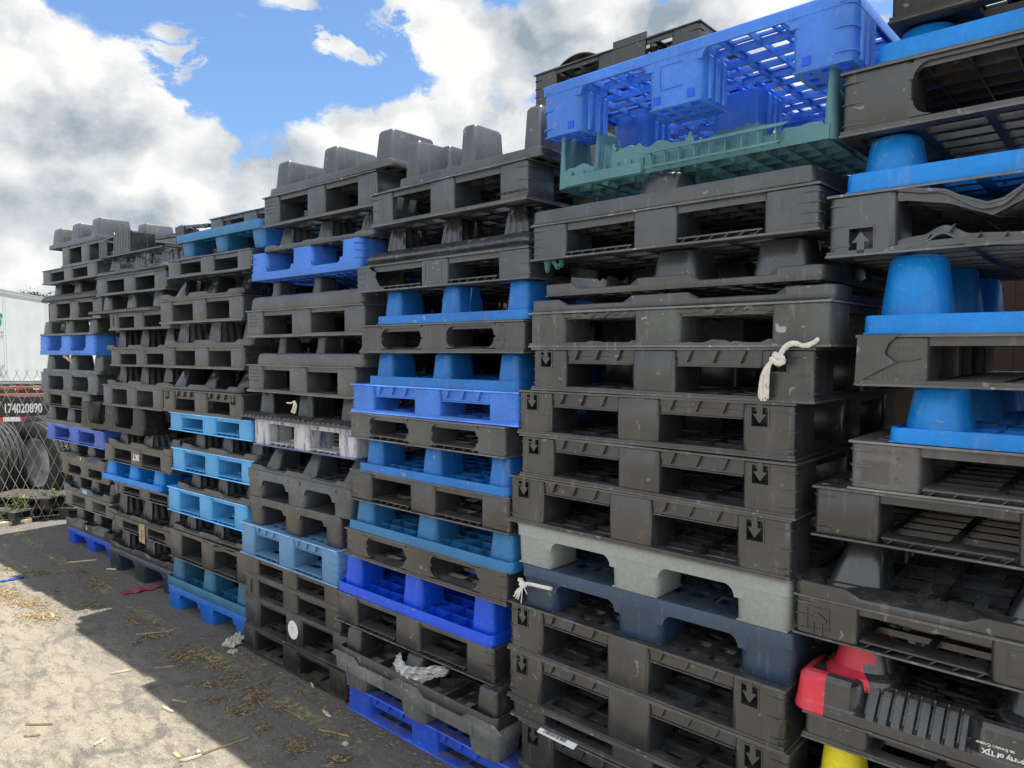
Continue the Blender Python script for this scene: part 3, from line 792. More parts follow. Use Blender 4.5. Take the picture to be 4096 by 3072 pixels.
def nineleg(root, w, d, h, mat, o, rnd, inv=False):
    bt = o.get('bt', .045); deck = o.get('deck', 'slots'); bw = .165*w; mw = .185*w; bd = .18*d; fy = -d/2
    if inv: bt = min(bt, .040)
    mb = MB(); X0, X1 = -w/2, w/2
    big = o.get('big')
    # skirt band
    base = perim(w/2, d/2, .022, 12)
    ring = lambda off, z: [(p[0]+p[2]*off, p[1]+p[3]*off, z) for p in base]
    mb.loft([ring(-.007,h-.004), ring(-.007,h-bt), ring(-.0022,h-bt), ring(-.0022,h-.004), ring(-.0045,h-.0002), ring(-.012,h-.0002)], False, False)
    if deck == 'solid': mb.plate(lines(X0+.006, X1-.006, 3, .30, .06), lines(fy+.006, -fy-.006, 3, .30, .06), lambda i, j: True, h-.0085, h-.0006)
    elif deck in ('holes', 'dots'):
        mb.plate(lines(X0+.006, X1-.006, 11, .032, .09), lines(fy+.006, -fy-.006, 9, .035, .10), lat, h-.0085, h-.0006)
        if deck == 'holes':
            for k in range(40):
                mb.tube([(X0+.05+(w-.1)*k/39, fy+.030+.022*(k % 3), h-.0008), (X0+.05+(w-.1)*k/39, fy+.030+.022*(k % 3), h-.0002)], .0042, 7)
        else:
            for k in range(26): mb.box(X0+.04+k*(w-.08)/26, X0+.055+k*(w-.08)/26, fy+.02, fy+.035, h-.0005, h+.0012)
    else: mb.plate(lines(X0+.006, X1-.006, 14, .012, .03), lines(fy+.006, -fy-.006, 14, .012, .03), lat, h-.0085, h-.0006)
    # ribs under the deck
    mb.plate(lines(X0+.02, X1-.02, 11, .004, .004), lines(fy+.02, -fy-.02, 11, .004, .004), lat, h-bt+.006, h-.0088)
    ops = [(X0+bw, -mw/2), (mw/2, X1-bw)]
    R = .036 if o.get('rnd') and not big else .026
    for a, b in ops:
        fillet(mb, a-.003, h-bt, 1, -1, R, fy+.0045, fy+.016); fillet(mb, b+.003, h-bt, -1, -1, R, fy+.0045, fy+.016)
    for sgn in (-1, 1):
        pass
    if big:
        # side rails seen from below
        for y in (fy+bd, -fy-bd): mb.box(X0+bw, X1-bw, y-.003, y+.003, h-bt*1.25, h-bt+.0055)
    if inv: mb.flip(h)
    mb.build('deck', mat, root)
    for j, cy in enumerate((fy+bd/2, 0, -fy-bd/2)):
        for i, (cx, hx) in enumerate(((X0+bw/2, bw/2), (0, mw/2), (X1-bw/2, bw/2))):
            mb = MB(); zt = h-bt+.004 if not (j == 0 or j == 2 or i != 1) else h-.005
            q = .004
            r = .03
            Lo = [rr(cx, cy, hx-.003-.006, bd/2-.003-.006, r, 0, 5), rr(cx, cy, hx-.003-.004, bd/2-.003-.004, r, .004, 5), rr(cx, cy, hx-.003, bd/2-.003, r, zt, 5)]
            Li = [rr(cx, cy, hx-.008, bd/2-.008, r, zt, 5), rr(cx, cy, hx-.013, bd/2-.013, r, .004, 5)]
            mb.loft(Lo+Li, False, False)
            # foot plate with slots
            mb.plate(lines(cx-hx+.010, cx+hx-.010, 3, .020, .016), lines(cy-bd/2+.010, cy+bd/2-.010, 3, .020, .016), lat, .0005, .0042)
            if big or (j == 0 and o.get('flutes')):
                # vertical flutes on the faces that look into the openings
                for s in (-1, 1):
                    for k in range(3):
                        yy = cy-bd/2+.05+k*.045; xx = cx+s*(hx-.003)
                        mb.add([(xx-s*.002,yy,.01),(xx-s*.002,yy+.022,.01),(xx-s*.001,yy+.022,h-bt),(xx-s*.001,yy,h-bt),(xx+s*.004,yy+.003,.012),(xx+s*.004,yy+.019,.012),(xx+s*.006,yy+.019,h-bt-.01),(xx+s*.006,yy+.003,h-bt-.01)],
                               [(0,1,2,3),(4,5,6,7),(0,1,5,4),(1,2,6,5),(2,3,7,6),(3,0,4,7)])
            if j == 0 and o.get('ribs') and i != 1:
                nr = o['ribs']; corner_ribs(mb, cx, cy, hx-.0035, bd/2-.0035, -1 if i == 0 else 1, [h*(.15+.7*k/(nr-1)) for k in range(nr)], .05, r=r)
            if j == 0 and big:
                # moulded panel and drain windows
                yf = cy-bd/2+.003
                if i == 1:
                    for a_, b_ in ((h*.30, h*.31), (h*.70, h*.71)): mb.box(cx-.045, cx+.03, yf-.0018, yf+.002, a_, b_)
                    mb.box(cx-.046, cx-.0445, yf-.0016, yf+.002, h*.311, h*.699)
            if inv: mb.flip(h)
            b = mb.build('leg', mat, root)
            if j == 0 and (o.get('holes') or big):
                sm = MB(); yf = cy-bd/2+.003
                for sx in ((-.6,.6) if i == 1 else ((.5,) if i == 0 else (-.45,))):
                    zc = h*.82 if o.get('holes') else h*.14
                    x = cx+sx*hx
                    sm.box(x-.011, x+.011, yf-.0008+(.0007 if big else 0), yf+.006, zc-.012, zc+.012)
                sm.build('drain_window', 'kk' if not big else 'rb', b)
    if mat == 'ub' and inv and o.get('strip'):
        mb = MB(); mb.obox((.01, fy-.004, h*.5), (.022, .0008, h*.42), (.03, 0, .04)); mb.build('tape_strip', 'film', root)

def jagwall(mb, cx, cy, hx, hy, r, z0, zt, T, arc, seed):
    """a piece of a torn leg wall: arc=(first,last) fraction of the way round"""
    rn = random.Random(seed); L = rr(cx, cy, hx, hy, r, 0, 8); n = len(L); a, b = int(arc[0]*n), int(arc[1]*n)
    # resample long sides
    P = []
    for i in range(a, b):
        p = L[i % n]; q = L[(i+1) % n]; dl = sqrt((p[0]-q[0])**2+(p[1]-q[1])**2); m_ = max(1, int(dl/.02))
        for k in range(m_): P.append((p[0]+(q[0]-p[0])*k/m_, p[1]+(q[1]-p[1])*k/m_))
    z = 0.0; tops = []
    for k in range(len(P)):
        z = .55*z+.45*rn.uniform(-1, 1)*1.6; tops.append(zt(k/len(P))+z*.018)
    o0 = [(x, y, z0) for x, y in P]; o1 = [(x+(x-cx)*-.08, y+(y-cy)*-.08, t) for (x, y), t in zip(P, tops)]
    i0 = [(cx+(x-cx)*(1-T/hx), cy+(y-cy)*(1-T/hx), z0) for x, y in P]; i1 = [(cx+(x-cx)*(1-T/hx)*.985, cy+(y-cy)*(1-T/hx)*.985, t) for (x, y, t) in o1]
    for k in range(len(P)-1):
        mb.face((o0[k], o0[k+1], o1[k+1], o1[k])); mb.face((i0[k+1], i0[k], i1[k], i1[k+1])); mb.face((o1[k], o1[k+1], i1[k+1], i1[k])); mb.face((o0[k+1], o0[k], i0[k], i0[k+1]))
    for k in (0, len(P)-1): mb.face((o0[k], o1[k], i1[k], i0[k]))

def torn_teal(root, w, d, h, mat, o, rnd):
    X0, X1, fy = -w/2, w/2, -d/2
    mb = MB()
    mb.plate(lines(X0+.04, X1-.02, 15, .004, .004), lines(fy+.01, -fy-.02, 13, .004, .004), lambda i, j: (i % 2 == 0 or j % 2 == 0), .0, .040)
    mb.plate(lines(X0+.04, X1-.02, 8, .03, .02), lines(fy+.03, -fy-.02, 8, .03, .02), lat, .0403, .044)
    # broken edge rail with webs standing on the right half of the front
    for k in range(9):
        x = -.08*w+k*.052*w; mb.box(x, x+.004, fy-.018, fy+.009, .012, .052)
    mb.prism([(-.10*w,.050),(.36*w,.050),(.38*w,.058),(.30*w,.060),(-.06*w,.056)], fy-.024, fy-.0185)
    mb.prism([(-.10*w,.006),(.34*w,.006),(.36*w,.013),(-.10*w,.013)], fy-.022, fy-.0185)
    for k in range(7):
        x = -.42*w+k*.05*w; mb.box(x, x+.004, fy-.004, fy+.0095, .004, .05)
    mb.box(X0+.05, -.12*w, fy-.008, fy-.0045, .001, .034)
    mb.build('deck', mat, root)
    # what is left of the legs
    mb = MB(); jagwall(mb, X0+.09, fy+.10, .085, .095, .03, .0, lambda t: h*(.97-.66*max(clamp(min((t-.60)/.03,(.84-t)/.03)), clamp(min((t-.08)/.03,(.30-t)/.04)))), .004, (0, 1.0), 4); mb.build('torn_leg', mat, root)
    mb = MB(); jagwall(mb, -.10*w, fy+.06, .16, .055, .02, .02, lambda t: h*(.48 if t > .45 else .60), .004, (.3, .95), 9); mb.build('torn_leg', mat, root)
    mb = MB(); jagwall(mb, .06*w, fy+.32, .14, .10, .04, .03, lambda t: h*(.72+.15*sin(t*9)), .004, (.2, .95), 19); mb.build('torn_leg', mat, root)
    mb = MB(); jagwall(mb, X1-.10, fy+.12, .095, .11, .03, .0, lambda t: h*(.97-.68*clamp(min((t-.05)/.03,(.78-t)/.03))), .004, (0, 1.0), 12); mb.build('torn_leg', mat, root)
    for (cx, cy, s) in ((X0+.10, .40*d-.05, 3), (X1-.10, .40*d-.05, 5), (0, .38*d, 7)):
        mb = MB(); jagwall(mb, cx, cy, .09, .10, .03, .03, lambda t: h*.9, .004, (.45, .98), s); mb.build('torn_leg', mat, root)

def torn_black(root, w, d, h, mat, o, rnd):
    """a wrecked pallet: fluted leg stumps standing between bent rails"""
    X0, X1, fy = -w/2, w/2, -d/2
    mb = MB()
    mb.plate(lines(X0, X1*.9, 9, .012, .01), lines(fy+.02, -fy, 8, .012, .01), lat, .0, .010)
    mb.build('bottom_deck', mat, root)
    def fl(cx, cy, ww, z0, z1, tilt, seed, k=4, dep=.10):
        q = MB(); n = k*4+1; P = []
        for i in range(n):
            u = -ww/2+ww*i/(n-1); off = .016 if (i % 4) in (1, 2) else 0; P.append((cx+u, cy-off))
        rn = random.Random(seed); tz = [z1+rn.uniform(-.010, .006) for _ in P]
        a = [(x, y, z0) for x, y in P]; b = [(x+tilt, y+tilt*.4, t) for (x, y), t in zip(P, tz)]
        a2 = [(x, y+.004, z0) for x, y in P]; b2 = [(x+tilt, y+tilt*.4+.004, t) for (x, y), t in zip(P, tz)]
        for i in range(n-1):
            q.face((a[i],a[i+1],b[i+1],b[i])); q.face((a2[i+1],a2[i],b2[i],b2[i+1])); q.face((b[i],b[i+1],b2[i+1],b2[i]))
        for i, s in ((0, 1), (n-1, -1)):
            x, y = P[i]; q.box(x-.002, x+.002, y+.001, y+dep, z0+.001, min(tz)-.004)
        q.build('leg_stump', mat, root)
    fl(X0+.07, fy+.03, .13, .004, h*.80, .0, 1, 3)
    fl(-.14*w, fy+.03, .28, .012, h*1.05, .01, 2, 6, .18)
    fl(.28*w, fy+.25, .12, .02, h*1.15, -.01, 3, 3)
    fl(.05*w, fy+.45, .2, .02, h*.9, .01, 4, 4)
    mb = MB(); mb.obox((X0+.21, fy+.06, h*.93), (.13, .03, .006), (0, -.04, .0)); mb.obox((X0+.20, fy+.05, .03), (.10, .004, .022)); mb.build('top_rail', mat, root)
    mb = MB(); mb.obox((.12*w, fy+.28, h*.88), (.26, .016, .014), (0, .02, .05)); mb.obox((.36*w, fy+.30, h*1.12), (.22, .014, .012), (0, .06, .02))
    mb.obox((.38*w, fy+.34, h*.75), (.22, .02, .01), (0, .03, .1)); mb.build('top_rail', mat, root)
    mb = MB(); K = 20
    pts = [(.20*w+.36*w*k/K, fy+.27+.01*sin(k*1.7), h*1.0+.012*sin(k*.9)) for k in range(K+1)]; mb.tube(pts, .007, 6); mb.build('bent_strip', mat, root)

NAMES = {'rack':'rackable_pallet','nest':'nestable_pallet','nestup':'nestable_pallet','open':'nine_leg_pallet','openinv':'nine_leg_pallet','teal':'broken_pallet','broken':'broken_pallet'}
GROUPS = {'rack':'double deck pallets in the stacks','nest':'upturned nestable pallets in the stacks','nestup':'nestable pallets standing on their legs','open':'nine leg pallets in the stacks','openinv':'upturned nine leg pallets in the stacks','teal':'broken pallets on top of the stacks','broken':'broken pallets on top of the stacks'}
def pallet(kind, mat, x, y, z, w, h, yaw, label, o, seed):
    """x, y, z is the front left bottom corner"""
    rnd = random.Random(seed); d = o.get('d', 1.05)
    c, s = cos(yaw), sin(yaw)
    root = empty(NAMES[kind], (x+c*w/2-s*d/2, y+s*w/2+c*d/2, z), yaw)
    tag(root, label, 'pallet', GROUPS[kind])
    h = h-.001
    if kind == 'rack': rackable(root, w, d, h, mat, o, rnd)
    elif kind == 'nest': nestable(root, w, d, h, mat, o, rnd)
    elif kind == 'nestup': nestable(root, w, d, h, mat, o, rnd, True)
    elif kind == 'open': nineleg(root, w, d, h, mat, o, rnd)
    elif kind == 'openinv': nineleg(root, w, d, h, mat, o, rnd, True)
    elif kind == 'teal': torn_teal(root, w, d, h, mat, o, rnd)
    elif kind == 'broken': torn_black(root, w, d, h, mat, o, rnd)
    return root
# ------------------------------------------------------------------ yard
F0 = Vector((-.6691,.7431,0)); R0 = Vector((.7431,.6691,0))
def W(lat, t, z=0.0): return R0*lat + F0*t + Vector((0,0,z))
HEAD = math.atan2(R0.y, R0.x)

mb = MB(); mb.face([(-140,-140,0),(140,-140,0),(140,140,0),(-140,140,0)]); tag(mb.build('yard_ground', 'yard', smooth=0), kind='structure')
mb = MB(); mb.face([(-8.1,1.755,.004),(-1.2,1.745,.004),(-1.2,1.835,.004),(-8.1,1.845,.004)]); tag(mb.build('yellow_line', 'yellow_line', smooth=0), kind='structure')

# dark board backing added behind the stacks to stop light, instead of rear pallets
wall = empty('board_backing', (-3.2, 3.25, 0)); tag(wall, 'dark brown board backing added close behind the stacks in place of rear pallets', 'wall')
for a, b, y in ((-4.9, 1.0, 0.0), (1.02, 5.2, 1.2)):
    mb = MB(); x = a
    while x < b-.01: mb.box(x, min(x+.148, b), y, y+.025, .02, 2.15); x += .15
    mb.build('boards', 'tan_panel', wall, smooth=0)
    mb = MB()
    for z in (.4, 1.7): mb.box(a, b, y+.0255, y+.065, z, z+.09)
    mb.build('rail', 'tan_panel', wall, smooth=0)

# pallets
for row in (
('nest','kc',-7.496,2.018,2.6394,1.072,0.1832,0.0562,'grey black pallet lying upside down with three blocky legs up, leftmost stack',{'legs': 'block', 'lx': 0.24, 'ly': 0.26, 'rh': 0.036, 'far': 1},100),
('rack','kc',-7.180,2.034,2.4585,0.971,0.1809,0.0639,'short black pallet set back at one side, 2nd from top of leftmost stack',{'far': 1},101),
('rack','kc',-7.661,2.009,2.3298,1.227,0.1287,0.0447,'black pallet with debris inside its left opening, 3rd from top of leftmost stack',{'far': 1},102),
('nest','kd',-7.643,2.010,2.1699,1.183,0.1599,0.0524,'upturned black pallet with a dark ribbed lip sticking out, leftmost stack',{'rim': 'lip', 'legs': 'plain', 'rh': 0.055, 'far': 1},103),
('rack','kg',-7.526,2.016,1.9938,1.128,0.1761,0.0600,'grey pallet with two rounded fork openings, 5th from top of leftmost stack',{'rnd': 1, 'far': 1},104),
('nest','kg',-7.794,2.002,1.8596,1.280,0.1342,0.0408,'thin flat upturned grey pallet lying on the bright blue one, leftmost stack',{'legs': 'plain', 'lx': 0.2, 'rh': 0.019, 'far': 1},105),
('openinv','ub',-7.809,2.001,1.6855,1.280,0.1742,0.0485,'bright blue pallet with tape strip on its middle block, leftmost stack',{'ribs': 4, 'far': 1},106),
('nest','kg',-7.745,2.005,1.5262,1.265,0.1593,0.0562,'flat upturned grey pallet just under the bright blue one, leftmost stack',{'legs': 'plain', 'lx': 0.2, 'rh': 0.031, 'far': 1},107),
('rack','sl',-7.793,2.002,1.3550,1.256,0.1711,0.0639,'slate grey pallet with two large rounded openings, 9th from top of leftmost stack',{'rnd': 1, 'far': 1},108),
('rack','kw',-7.759,2.004,1.2169,1.114,0.1381,0.0447,'black pallet with combed lower deck under the slate grey one, leftmost stack',{'comb': 1, 'far': 1},109),
('nest','kc',-7.754,2.004,1.0563,1.111,0.1606,0.0524,'flat upturned black pallet lying on the dull blue pallet, leftmost stack',{'legs': 'plain', 'rh': 0.038, 'far': 1},110),
('rack','ub2',-7.683,2.008,0.9078,1.262,0.1485,0.0600,'dull blue pallet with two rounded openings, 12th from top of leftmost stack',{'rnd': 1, 'comb': 1, 'far': 1},111),
('nest','kw',-7.361,2.025,0.7454,1.022,0.1624,0.0408,'upturned black pallet with sloping skirt under the dull blue one, leftmost stack',{'rim': 'slope', 'legs': 'plain', 'rh': 0.069, 'far': 1},112),
('rack','kw',-7.335,2.026,0.6267,1.041,0.1187,0.0485,'black pallet between two upturned skirted pallets, 14th from top of leftmost stack',{'rnd': 1, 'far': 1},113),
('nest','kc',-7.312,2.027,0.4691,1.008,0.1576,0.0562,'upturned black pallet with small light blue sticker on its rim, leftmost stack',{'rim': 'notch', 'legs': 'plain', 'comb': 1, 'rh': 0.065, 'far': 1},114),
('rack','gr',-7.280,2.029,0.3450,1.000,0.1240,0.0639,'mid grey pallet with scratched left block, 16th from top of leftmost stack',{'comb': 1, 'far': 1},115),
('nest','kw',-7.266,2.030,0.1502,1.000,0.1948,0.0447,'upturned black pallet with sloping skirt resting on blue legs, leftmost stack',{'rim': 'slope', 'legs': 'plain', 'rh': 0.076, 'far': 1},116),
('open','ub3',-7.260,2.030,0.0000,1.000,0.1502,0.0524,'bright ultramarine nine leg pallet standing on the ground, 18th from top of leftmost stack',{'bt': 0.05, 'far': 1},117),
('broken','kb',-6.198,1.997,2.4465,1.140,0.1666,0.0447,'broken black pallet of torn ribs and bent rails, second stack from left',{'far': 1},200),
('nest','kb',-6.185,1.997,2.2950,1.140,0.1515,0.0524,'glossy black upturned pallet with bulging lip, 2nd from top of second stack from left',{'rim': 'bulge', 'legs': 'flute', 'lx': 0.24, 'rh': 0.051, 'far': 1},201),
('rack','kc',-6.219,1.996,2.1517,1.140,0.1433,0.0600,'black pallet with pale brown dust under its deck, second stack from left',{'far': 1},202),
('nest','kc',-6.326,1.990,2.0112,1.140,0.1406,0.0408,'upturned black pallet with corrugated lip sticking out left, second stack from left',{'rim': 'lip', 'legs': 'plain', 'rh': 0.028, 'far': 1},203),
('rack','kw',-5.993,2.007,1.8797,1.000,0.1314,0.0485,'black pallet with narrow slot in its left block, second stack from left',{'slot': 1, 'far': 1},204),
('nest','kw',-6.067,2.004,1.7350,1.016,0.1447,0.0562,'upturned black pallet with fluted legs, upper of a pair, second stack from left',{'rim': 'notch', 'legs': 'flute', 'comb': 1, 'rh': 0.033, 'far': 1},205),
('rack','kw',-5.987,2.008,1.6094,1.000,0.1256,0.0639,'plain black pallet between two fluted leg pallets, second stack from left',{'far': 1},206),
('nest','kw',-6.066,2.004,1.4635,1.000,0.1458,0.0447,'upturned black pallet with fluted legs over the dusty pallet, second stack from left',{'rim': 'notch', 'legs': 'flute', 'comb': 1, 'rh': 0.037, 'far': 1},207),
('rack','kg',-6.152,1.999,1.3006,1.000,0.1630,0.0524,'dusty grey pallet with ragged whitish face, 9th from top of second stack from left',{'far': 1},208),
('openinv','kk',-6.633,1.974,1.0971,1.140,0.2034,0.0600,'black open topped pallet jutting out left of its stack, second stack from left',{'far': 1},209),
('nest','kw',-6.078,2.003,1.0007,1.100,0.0964,0.0408,'upturned black pallet with fluted legs under the jutting one, second stack from left',{'rim': 'notch', 'legs': 'flute', 'comb': 1, 'rh': 0.042, 'far': 1},210),
('rack','kw',-6.158,1.999,0.8663,1.126,0.1344,0.0485,'black pallet with white upside down letters SKT, second stack from left',{'comb': 1, 'skt': 1, 'far': 1},211),
('nest','bb',-6.231,1.995,0.7119,1.000,0.1544,0.0562,'vivid blue upturned pallet with nine square legs, second stack from left',{'legs': 'plain', 'lx': 0.22, 'rh': 0.043, 'far': 1},212),
('rack','kw',-5.991,2.008,0.6271,1.000,0.0848,0.0639,'black pallet under the vivid blue upturned one, second stack from left',{'comb': 1, 'slot': 1, 'far': 1},213),
('nest','kw',-6.128,2.000,0.4494,1.124,0.1777,0.0447,'upturned black fluted pallet with combed rim, 15th from top of second stack from left',{'rim': 'notch', 'legs': 'flute', 'comb': 1, 'rh': 0.04, 'far': 1},214),
('rack','kw',-6.009,2.007,0.3459,1.000,0.1035,0.0524,'black pallet with tan cardboard tag on its middle block, second stack from left',{'comb': 1, 'tag': 1, 'rnd': 1, 'far': 1},215),
('nest','kw',-6.099,2.002,0.1791,1.081,0.1668,0.0600,'upturned black fluted pallet on the dark slate pallet, second stack from left',{'rim': 'notch', 'legs': 'flute', 'comb': 1, 'rh': 0.051, 'far': 1},216),
('open','ds',-6.135,2.000,0.0000,1.108,0.1791,0.0408,'dark slate blue nine leg pallet standing on the ground, second stack from left',{'bt': 0.04, 'deck': 'dots', 'far': 1},217),
('rack','kc',-4.920,2.310,2.4610,1.000,0.1834,0.0600,'black pallet lying above the blue legged one, third stack from left',{},300),
('nestup','tb',-4.692,1.972,2.3103,1.012,0.1507,0.0408,'dusty blue pallet standing on its nine rounded legs, third stack from left',{'rh': 0.05},301),
('rack','kc',-4.799,1.966,2.1922,1.000,0.1181,0.0485,'black pallet with embossed left block under the dusty blue one, third stack from left',{},302),
('nest','kb',-4.915,1.960,2.0572,1.000,0.1350,0.0562,'upturned black pallet with slanting shiny legs, uppermost of two, third stack from left',{'rim': 'notch', 'legs': 'slant', 'rh': 0.036},303),
('rack','kg',-4.923,1.959,1.9032,1.000,0.1540,0.0639,'grey black pallet with wide square openings, 5th from top of third stack from left',{},304),
('nest','kg',-4.870,1.962,1.7582,1.061,0.1450,0.0447,'upturned grey black pallet with fluted legs near stack middle, third stack from left',{'rim': 'notch', 'legs': 'flute', 'comb': 1, 'rh': 0.036},305),
('rack','kg',-4.899,1.961,1.6151,1.000,0.1430,0.0524,'grey black pallet with ribbed right corner, 7th from top of third stack from left',{'ribs': 4},306),
('nest','kb',-4.945,1.958,1.4750,1.000,0.1401,0.0600,'upturned black pallet with slanting shiny legs on arrow pallet, third stack from left',{'rim': 'notch', 'legs': 'slant', 'rh': 0.039},307),
('rack','kw',-4.906,1.960,1.3272,1.000,0.1478,0.0408,'black pallet with arrow slots on the upper sky blue pallet, third stack from left',{'arrow': 1, 'gus': 1},308),
('rack','sk',-4.817,1.965,1.2075,1.000,0.1197,0.0485,'sky blue pallet, highest of three alike, 10th from top of third stack from left',{'comb': 1, 'ribs': 3},309),
('nest','kw',-4.665,1.973,1.0943,0.884,0.1132,0.0562,'upturned black fluted pallet between upper and middle sky blue pallets, third stack from left',{'rim': 'notch', 'legs': 'flute', 'comb': 1, 'rh': 0.036},310),
('rack','sk',-4.795,1.966,0.9464,0.970,0.1479,0.0639,'sky blue pallet, middle of three alike, 12th from top of third stack from left',{'comb': 1, 'ribs': 3},311),
('nest','kw',-4.735,1.969,0.8269,0.910,0.1195,0.0447,'upturned black fluted pallet between middle and lower sky blue pallets, third stack from left',{'rim': 'notch', 'legs': 'flute', 'comb': 1, 'rh': 0.042},312),
('rack','sk',-4.868,1.962,0.6652,0.973,0.1618,0.0524,'sky blue pallet, lowest of three alike, 14th from top of third stack from left',{'comb': 1, 'ribs': 3},313),
('nest','kw',-4.814,1.965,0.5450,0.919,0.1202,0.0600,'upturned black fluted pallet under the lowest sky blue pallet, third stack from left',{'rim': 'notch', 'legs': 'flute', 'comb': 1, 'rh': 0.039},314),
('rack','kw',-4.859,1.963,0.3527,1.000,0.1922,0.0408,'torn black pallet with split and sagging top edge, third stack from left',{'comb': 1, 'torn': 1},315),
('nest','tl',-4.922,1.959,0.1554,1.000,0.1974,0.0485,'teal blue upturned pallet showing its ribbed underside, third stack from left',{'legs': 'plain', 'lx': 0.2, 'rh': 0.056},316),
('open','ab',-4.912,1.960,0.0000,1.000,0.1554,0.0562,'azure blue nine leg pallet standing on the ground, third stack from left',{'bt': 0.045, 'ribs': 5, 'rnd': 1},317),
('nest','kc',-3.530,1.979,2.5503,1.000,0.1780,0.0223,'grey black pallet lying upside down with long blocky legs, middle stack',{'legs': 'block', 'lx': 0.17, 'ly': 0.28, 'rh': 0.034},400),
('rack','kc',-3.585,1.978,2.3872,0.951,0.1631,0.0300,'grey black pallet with embossed left block, uppermost of three, middle stack',{'emb': 1},401),
('nest','kc',-3.589,1.978,2.2590,0.921,0.1281,0.0377,'upturned black pallet with scalloped rim on blue pallet, 3rd from top of middle stack',{'rim': 'scal', 'legs': 'flute', 'rh': 0.029},402),
('openinv','ub',-3.735,1.974,2.1120,0.992,0.1470,0.0185,'bright blue pallet with legs up and open top, 4th from top of middle stack',{'ribs': 4},403),
('nest','kg',-3.740,1.974,1.9519,0.998,0.1602,0.0262,'upturned grey pallet with tall smooth skirt, upper of two, middle stack',{'rim': 'tall', 'legs': 'curve', 'lx': 0.16, 'rh': 0.072},404),
('rack','kg',-3.783,1.973,1.8023,1.044,0.1495,0.0339,'grey black pallet with embossed left block, middle of three, middle stack',{'emb': 1, 'holes': 1},405),
('nest','kg',-3.684,1.975,1.6534,0.958,0.1489,0.0147,'upturned grey pallet with tall smooth skirt, lower of two, middle stack',{'rim': 'tall', 'legs': 'curve', 'lx': 0.16, 'rh': 0.062},406),
('rack','kg',-3.780,1.973,1.5000,0.984,0.1534,0.0223,'grey black pallet with embossed left block, lowest of three, middle stack',{'emb': 1, 'holes': 1},407),
('nest','kd',-3.829,1.971,1.3571,1.000,0.1429,0.0300,'upturned black pallet with zigzag ribbed lip over whitewashed one, middle stack',{'rim': 'lip', 'legs': 'plain', 'rh': 0.029},408),
('rack','ww',-3.720,1.974,1.2064,0.902,0.1507,0.0377,'navy pallet smeared with white paint, 10th from top of middle stack',{'comb': 1},409),
('nest','kc',-3.771,1.973,1.0642,0.955,0.1423,0.0185,'upturned grey black pallet with rolled rim and slanting legs, middle stack',{'rim': 'notch', 'legs': 'slant', 'lx': 0.18, 'rh': 0.031},410),
('open','sg',-3.814,1.972,0.9100,0.968,0.1542,0.0262,'slate grey pallet with arched openings and small square holes, middle stack',{'bt': 0.05, 'rnd': 1, 'holes': 1},411),
('open','kw',-3.801,1.972,0.7478,0.859,0.1622,0.0339,'dark brown black pallet with flat solid deck, 13th from top of middle stack',{'bt': 0.04, 'deck': 'solid'},412),
('rack','lb',-3.885,1.970,0.5630,0.942,0.1848,0.0147,'light steel blue pallet with lattice decks, 14th from top of middle stack',{'ribs': 4, 'comb': 1, 'gus': 1},413),
('rack','kw',-3.841,1.971,0.4500,0.899,0.1129,0.0223,'black pallet just under the steel blue one, 15th from top of middle stack',{'brick': 1},414),
('rack','kw',-3.849,1.971,0.3196,0.906,0.1305,0.0300,'black pallet with arrow slot and dusty lower deck, 16th from top of middle stack',{'ribs': 3, 'slot': 1},415),
('rack','kd',-3.855,1.971,0.1460,0.973,0.1736,0.0377,'black pallet with round white sticker on middle block, 17th from top of middle stack',{'sticker': 1},416),
('rack','kk',-3.886,1.970,0.0000,1.000,0.1460,0.0185,'dirty black pallet with grid base lying on the ground, middle stack',{},417),
('nest','kc',-2.437,1.970,2.4283,0.790,0.1956,0.0115,'grey black pallet lying upside down with four square legs showing, fifth stack from left',{'legs': 'block', 'lx': 0.155, 'ly': 0.18, 'rh': 0.036},500),
('rack','kc',-2.623,1.970,2.2776,0.927,0.1507,-0.0077,'grey black pallet with outlined arrow and embossed size text, fifth stack from left',{'arrowline': 1, 'ribs': 3, 'ce4': 1},501),
('nest','kb',-2.657,1.970,2.1142,0.961,0.1634,0.0000,'glossy black upturned pallet with thick bulging lip and fluted legs, fifth stack from left',{'rim': 'bulge', 'legs': 'flute', 'lx': 0.2, 'rh': 0.06},502),
('rack','kc',-2.731,1.970,1.9941,1.031,0.1201,0.0077,'grey black pallet with broken left opening, 4th from top of fifth stack from left',{'ribs': 3, 'broken': 1, 'comb': 1},503),
('nest','bl',-2.600,1.970,1.8462,0.902,0.1479,-0.0115,'blue upturned pallet with smooth legs, highest of its colour, fifth stack from left',{'legs': 'plain', 'lx': 0.18, 'rh': 0.036},504),
('rack','kw',-2.714,1.970,1.7200,1.000,0.1262,-0.0038,'grey black pallet with rounded windows and outlined arrow at right, fifth stack from left',{'rnd': 2, 'arrowline2': 1, 'ribs': 3},505),
('nest','bl',-2.664,1.970,1.5773,0.911,0.1427,0.0038,'blue upturned pallet lying on the bright violet blue pallet, fifth stack from left',{'legs': 'plain', 'lx': 0.18, 'rh': 0.038},506),
('rack','ub',-2.784,1.970,1.4441,1.032,0.1333,0.0115,'bright violet blue pallet with two openings, 8th from top of fifth stack from left',{'ribs': 3, 'gus': 1},507),
('rack','kg',-2.806,1.970,1.3218,1.000,0.1222,-0.0077,'grey black pallet with ribbed right corner under the violet blue one',{'rnd': 1, 'comb': 1, 'ribs': 3},508),
('nest','bl',-2.747,1.970,1.1750,0.952,0.1469,0.0000,'blue upturned pallet with slatted ribs, third blue down, fifth stack from left',{'legs': 'plain', 'lx': 0.18, 'rh': 0.035},509),
